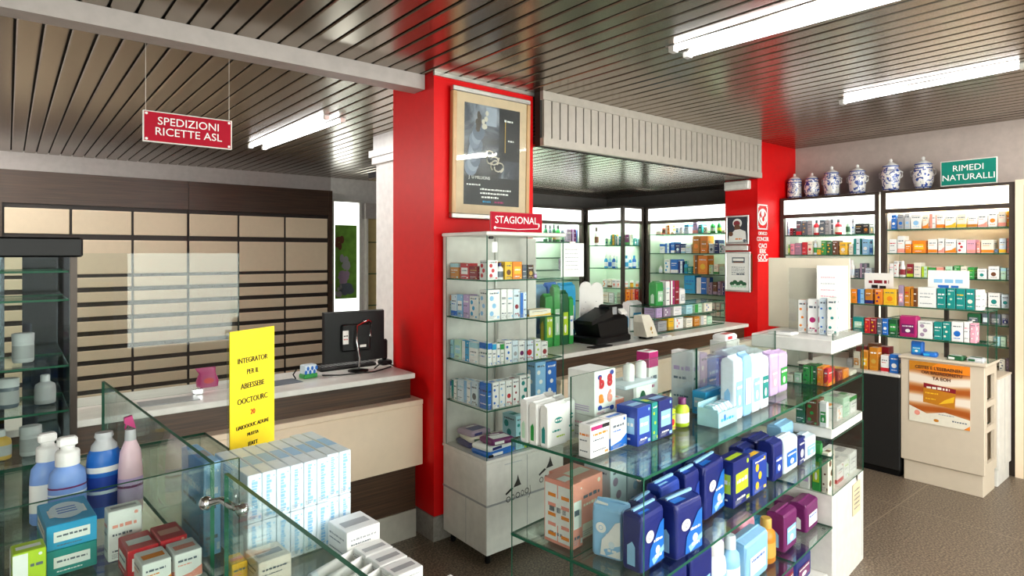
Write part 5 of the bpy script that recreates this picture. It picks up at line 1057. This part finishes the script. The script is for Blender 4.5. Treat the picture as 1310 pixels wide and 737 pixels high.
row(C2,.05,1.65,"warm-lit cabinet's second shelf",rs,gw,[(1137,1147,306,'c','white','red','text'),(1148,1157,302,'c','white','coral','band'),(1158,1165.5,308,'c','orange','white','top'),(1167,1184,308,'c','orange','yellow','patch'),(1187,1198.5,306,'c','white','orange','band'),(1200,1208,305,'c','white','coral','wave'),(1209,1223,306,'c','white','orange','wave'),(1224,1236,307,'c','white','red','dots'),(1236.5,1248,307,'c','pink','coral','band'),(1249,1254,310,'c','coral','white','dot'),(1255,1271,307,'c','ivory','orange','band'),(1272,1277,319,'c','slate','blue','text'),(1278,1287,305,'c','ice','yellow','band'),(1288,1295,305,'c','coral','grey','dot')],d=.11)
row(C2,.05,1.45,"warm-lit cabinet's third shelf",rs,gw,[(1137,1143,337,'c','white','pink','text'),(1143.5,1149,334,'c','white','red','dots'),(1150,1158,334,'b','white','crimson','white'),(1160,1168,338,'c','crimson','lime','band'),(1169,1178,336,'c','ivory','grey','text'),(1179,1186,341,'c','mint','lime','half'),(1188,1197,342,'c','pink','green','top'),(1198,1207,342,'c','ivory','coral','top'),(1209,1218,341,'c','mint','green','text'),(1220,1228,340,'c','green','mint','dots'),(1229,1237,341,'c','ivory','green','dot'),(1238,1246,342,'c','green','lime','text'),(1250,1262,344,'c','white','teal','dot'),(1264,1278,341,'c','white','brown','dot'),(1280,1287,343,'c','mint','aqua','top'),(1288,1295,343,'c','ice','teal','dot')],d=.11)
row(C2,.05,1.235,"warm-lit cabinet's fourth shelf",rs,gw,[(1247,1262,375,'c','white','mint','text'),(1264,1279,375,'c','white','teal','dot'),(1281,1295,377,'c','ice','teal','dot')],d=.11)
row(C2,.05,1.105,"warm-lit cabinet's fifth shelf",rs,gw,[(1237,1254,401,'p','dark_green','slate'),(1256,1266,401,'p','slate','ice'),(1267,1280,402,'p','slate','grey'),(1281,1295,402,'p','grey','navy')],d=.11)
row(C2,.05,.945,"warm-lit cabinet's sixth shelf",rs,gw,[(1262,1270,430,'c','ivory','mint','text'),(1271,1279,431,'c','aqua','ivory','dots'),(1280,1287,431,'c','mint','white','text'),(1288,1295,430,'c','ivory','coral','dot')],d=.11)
row(C2,.05,.76,"warm-lit cabinet's lowest shelf",rs,gw,[(1278,1286,460,'c','ivory','slate','dots'),(1287,1295,459,'c','mauve','ivory','dots')],d=.11)

# ================================================================== LOW BLACK CABINET, POSTER STAND AND GLASS SHELVES
bc = tag(empty('low_black_cabinet', (5.06,2.42,0), R(-90)), 'low black cabinet with pale top beside the poster stand', 'cabinet')
MB().bbox(0,0,.05,.745,.45,.735,BLACK_FLAT,.003).build('body', bc); MB().box(.01,.03,0,.735,.44,.05,BLACK_PL).build('plinth', bc); MB().bbox(-.005,-.01,.735,.748,.45,.756,plain('pale_top','#d8d4cd',.35),.003).build('top', bc)
ST = Frame((5.06,1.668), -90)
ps = tag(empty('poster_stand', (5.06,1.668,0), R(-90)), 'beige counter stand with an orange poster on its front', 'counter stand')
STB = plain('stand_beige', '#d6c8b4', .45, var=.02)
MB().bbox(.015,.015,0,.49,.29,.15,STB,.003).build('plinth', ps)
sp = MB(); sp.bbox(0,0,.15,.50,.02,.885,STB,.003); sp.box(0,.02,.15,.02,.3,.885,STB); sp.box(.02,.28,.15,.48,.3,.885,STB); sp.box(.02,.02,.15,.48,.28,.17,STB)
sp.box(.48,.02,.15,.50,.06,.885,STB); sp.box(.48,.24,.15,.50,.3,.885,STB)
for z0, z1 in ((.15,.22),(.43,.47),(.60,.64),(.82,.885)): sp.box(.48,.06,z0,.50,.24,z1,STB)
sp.build('body', ps)
MB().bbox(-.012,-.015,.885,.515,.31,.905,STB,.004).build('top', ps)
for z in (.45,.62): MB().box(.022,.022,z,.478,.278,z+.006,GLASS,GLASS_EDGE).build('inner_shelf', ps)
blk = tag(empty('beige_side_cabinet', (5.385,1.62,0), R(-90)), 'lower beige cabinet behind the poster stand near the warm-lit cabinet', 'cabinet')
MB().bbox(0,0,.12,.46,.33,.76,WHITE_LAM,.003).build('body', blk); MB().bbox(.01,.01,0,.45,.32,.12,WHITE_LAM,.003).build('plinth', blk); MB().bbox(-.004,-.004,.76,.464,.33,.775,STB,.003).build('top', blk)
q = MB(); q.box(.46,.155,.14,.4612,.158,.75,pal('grey')); q.build('door_gap', blk)
def mat_orange():
    m, nt, b = nodes('orange_wave_print')
    tc = nt.nodes.new('ShaderNodeTexCoord'); w_ = nt.nodes.new('ShaderNodeTexWave'); w_.inputs['Scale'].default_value = 2.0; w_.inputs['Distortion'].default_value = 6; w_.inputs['Detail'].default_value = 1; w_.inputs['Detail Scale'].default_value = .8
    w_.bands_direction = 'Z'
    r = nt.nodes.new('ShaderNodeValToRGB'); e = r.color_ramp.elements; e[0].position = .15; e[0].color = srgb('#f4e6d6'); e[1].position = .95; e[1].color = srgb('#b25a1c'); k = e.new(.55); k.color = srgb('#d9a06a')
    nt.links.new(tc.outputs['Object'], w_.inputs['Vector']); nt.links.new(w_.outputs['Fac'], r.inputs['Fac']); nt.links.new(r.outputs['Color'], b.inputs['Base Color']); b.inputs['Roughness'].default_value = .35
    return m
po = tag(empty('advert_poster', (5.058,1.612,.44), R(-90)), 'orange and white advertising poster fixed to the beige stand', 'poster')
w, h = .365, .435; p = MB(); p.box(0,-.002,0,w,.0005,h,mat_orange()); 
p.front(0,h*.86,w,h,pal('orange'),-.0026); p.add([(0,-.003,h),(0,-.003,h*.84),(w*.3,-.003,h*.9),(w*.5,-.003,h)],[(0,1,2,3)],pal('amber'))
p.add([(0,-.0026,.0),(w,-.0026,0),(w,-.0026,h*.16),(w*.6,-.0026,h*.22),(w*.3,-.0026,h*.16),(0,-.0026,h*.26)],[(0,1,2,3,4,5)],pal('ivory'))
p.add([(w*.24,-.0032,h*.34),(w*.76,-.0032,h*.3),(w*.78,-.0032,h*.62),(w*.25,-.0032,h*.66)],[(0,1,2,3)],pal('amber')); p.add([(w*.25,-.0036,h*.58),(w*.775,-.0036,h*.545),(w*.78,-.0036,h*.615),(w*.252,-.0036,h*.655)],[(0,1,2,3)],pal('crimson'))
p.add([(w*.5,-.0038,h*.34),(w*.74,-.0038,h*.4),(w*.76,-.0038,h*.5),(w*.6,-.0038,h*.42)],[(0,1,2,3)],pal('yellow')); bars(p,w*.3,w*.68,h*.575,h*.04,pal('ivory'),-.0042); bars(p,w*.28,w*.5,h*.49,h*.025,pal('yellow'),-.0042); bars(p,w*.28,w*.45,h*.4,h*.02,pal('yellow'),-.0042)
p.disc(w*.14,h*.15,.018,.018,pal('coral'),-.0036); p.disc(w*.46,h*.07,.016,.01,pal('amber'),-.0036); bars(p,w*.72,w*.95,h*.09,h*.025,pal('slate'),-.0036); bars(p,w*.5,w*.75,h*.17,h*.016,pal('grey'),-.0036); p.add([(w*.9,-.0036,0),(w,-.0036,0),(w,-.0036,h*.07)],[(0,1,2)],pal('orange'))
p.build('sheet', po)
l = MB()
for tx, s, cx, z in (('CEITES E L\'ESEBAENEN',.031,.18,.385),('OIA BAUACONZTU',.030,.2,.352),('TA EOH',.033,.2,.315)): l = MB(); add_text(l, tx, s, cx, z, pal('brown'), -.004, bold=.0008, sx=.92); l.build('lettering', po)
# glass shelves above stand and black cabinet
gs = tag(empty('counter_glass_shelves', (5.06,2.42,0), R(-90)), 'two glass shelves on brown posts above the poster stand and black cabinet', 'shelf')
for z in (1.035, 1.26): MB().box(0,.02,z-.008,1.27,.24,z,GLASS_THIN,GLASS_EDGE).build('glass_shelf', gs)
for x, zb in ((.02,.756),(.34,.756),(.985,.905)): MB().box(x,.13,zb+.0006,x+.025,.155,1.252,CAB_FRAME).build('post', gs)
MB().box(1.262,.02,.91,1.268,.24,1.252,GLASS_THIN,GLASS_EDGE).build('end_pane', gs)
GS = Frame((5.06,2.42), -90)
gg = 'cartons on the counter glass shelves'
row(GS,.04,1.26,'on upper counter glass shelf','the leaflet board',gg,[(1082,1088.5,371,'c','yellow','orange','dots'),(1089,1096,370,'c','orange','amber','dot'),(1097,1105.5,370,'c','sky','blue','half'),(1106.5,1116,370,'c','amber','navy','band'),(1119,1129,370,'c','orange','purple','dots'),(1130,1146.5,370,'c','yellow','orange','dot'),(1149,1156,365,'p','mauve','pink'),(1157,1164,367,'c','amber','red','text'),(1165,1173,369,'c','brown','amber','half'),(1174,1197.5,368,'c','white','silver','text'),(1198.5,1209.5,369,'c','teal','white','text'),(1211,1222,369,'c','teal','mint','dots'),(1223,1234.5,369.5,'c','teal','yellow','text'),(1235.5,1246.5,370,'c','teal','ivory','dot'),(1247.5,1256,371,'c','white','mint','text')],d=.085)
row(GS,.04,1.035,'on lower counter glass shelf','the leaflet board',gg,[(1082,1089.5,408,'c','purple','amber','half'),(1091,1104.5,406,'c','teal','mint','patch'),(1106,1113,407,'c','red','orange','dots'),(1113.5,1121,407,'c','crimson','yellow','dots'),(1122,1128,408,'c','slate','ivory','text'),(1128.5,1136,408,'c','blue','white','dot'),(1137,1147.5,409,'c','dark_green','green','patch'),(1150,1173,404,'p','magenta','purple'),(1174,1193,411,'c','white','mauve','dots'),(1194.5,1205,412,'c','teal','white','text'),(1205.5,1216,412,'c','teal','ivory','dots'),(1217,1232,412,'c','white','blue','dot'),(1233,1240,412,'c','white','pink','text'),(1241,1248.5,414,'c','pink','white','dots')],d=.085)
row(Frame((5.06,2.42),-90,(.05,.74)),.04,.756,'on the low black cabinet','the leaflet board','goods on the low black cabinet',[(1083,1090,459,'c','grey','silver','text',.07),(1091.5,1100,450,'p','ivory','amber'),(1101,1110.5,448,'p','amber','yellow'),(1112,1123,445,'c','amber','gold','dot'),(1126.5,1136.5,455,'c','white','red','band'),(1138,1149.5,454,'c','blue','white','dot')],d=.08)
row(Frame((5.06,2.42),-90),.17,.756,'in black cabinet back row','the leaflet board','goods on the low black cabinet',[(1095,1108,443,'c','crimson','purple','text'),(1110,1122,440,'c','brown','crimson','text'),(1123,1137,444,'c','crimson','brown','text')],d=.1)
row(ST,.08,.905,'','','packs on the poster stand',[(1165,1180,437,'p','blue','cyan')],d=.1,labels=['upright bright blue pack on the beige poster stand'])
for k, (x, y, a, c1, c2, w, lab) in enumerate(((.12,.05,8,'blue','cyan',.10,'flat blue pack lying on the poster stand beside the upright blue one'),(.275,.03,-4,'dark_green','white',.11,'flat dark green pack lying on the stand behind the post'),(.39,.03,3,'silver','dark_green',.11,'flat silver and green pack at the stand edge'))):
    loc = ST.w(x+.0, y, .905); flat_pack(loc, ST.a+R(a), w*.9, .09, .03, c1, c2, lab, 'flat packs on the poster stand')
def card(loc, rz, w, h, lab, cols):
    root = tag(empty('shelf_card', loc, rz), lab, 'card'); q = MB(); q.box(0,0,0,w,.004,h,PAPER); 
    q.loft_pts([[(w*.3,.004,0),(w*.7,.004,0),(w*.7,.05,0),(w*.3,.05,0)],[(w*.4,.004,h*.5),(w*.6,.004,h*.5),(w*.6,.006,h*.5),(w*.4,.006,h*.5)]],PAPER); q.build('sheet', root)
    l = MB()
    for k in range(3):
        bars(l, w*(.15+.1*(k % 2)), w*(.85-.1*(k % 2)), h*(.66-.17*k), h*.12, pal(cols[k % len(cols)]), -.001)
    l.build('print', root)
def zt(fr, u, y, z, d): x = fr.at(u, y); return x
xa, xb = GS.at(1106,.165), GS.at(1143,.165); card(GS.w(xa,.165,1.261), GS.a, xb-xa, .235, 'white card with dark red and black print behind the orange cartons', ['crimson','black','red'])
xa, xb = GS.at(1187,.165), GS.at(1240,.165); card(GS.w(xa,.165,1.261), GS.a, xb-xa, .265, 'wide white card with pale blue print behind the teal cartons', ['sky','blue','aqua'])

# ================================================================== CAMERA, DAYLIGHT, VIEW
cam = bpy.data.cameras.new('camera'); co = bpy.data.objects.new('camera', cam); COL.objects.link(co)
cam.sensor_width = 36; cam.lens = 36*F_PX/1310; cam.shift_y = -(368.5-HY)/1310; cam.clip_start = .05
co.location = (0, 0, CAM_H); co.rotation_euler = (R(90), 0, YAW-R(90)); S.camera = co
wd = bpy.data.worlds.new('daylight'); S.world = wd; wd.use_nodes = True
bg = wd.node_tree.nodes['Background']; bg.inputs['Color'].default_value = (1,.985,.95,1); bg.inputs['Strength'].default_value = 2.0
for i, (a, b) in enumerate(((-1.78,-.05),(1.15,2.85),(3.07,5.2))):
    la = bpy.data.lights.new('window_daylight', 'AREA'); la.shape = 'RECTANGLE'; la.size = b-a; la.size_y = 2.0; la.energy = 70; la.color = (1,.97,.92)
    lo = bpy.data.objects.new('window_daylight', la); COL.objects.link(lo); lo.location = ((a+b)/2, Y0-.2, 1.4); lo.rotation_euler = (R(90),0,0)
la = bpy.data.lights.new('window_daylight', 'AREA'); la.shape = 'RECTANGLE'; la.size = .36; la.size_y = 1.9; la.energy = 12; la.color = (1,.98,.95)
lo = bpy.data.objects.new('window_daylight', la); COL.objects.link(lo); lo.location = (3.645, 8.3, 1.4); lo.rotation_euler = (R(-90),0,0)
vs = S.view_settings; S.display_settings.display_device = 'sRGB'; vs.view_transform = 'Standard'; vs.look = 'None'; vs.gamma = 1; vs.use_curve_mapping = False; vs.exposure = 0.58
cy = S.cycles; cy.max_bounces = 10; cy.transparent_max_bounces = 40; cy.diffuse_bounces = 4; cy.glossy_bounces = 5; cy.caustics_reflective = False; cy.caustics_refractive = False; cy.sample_clamp_indirect = 6
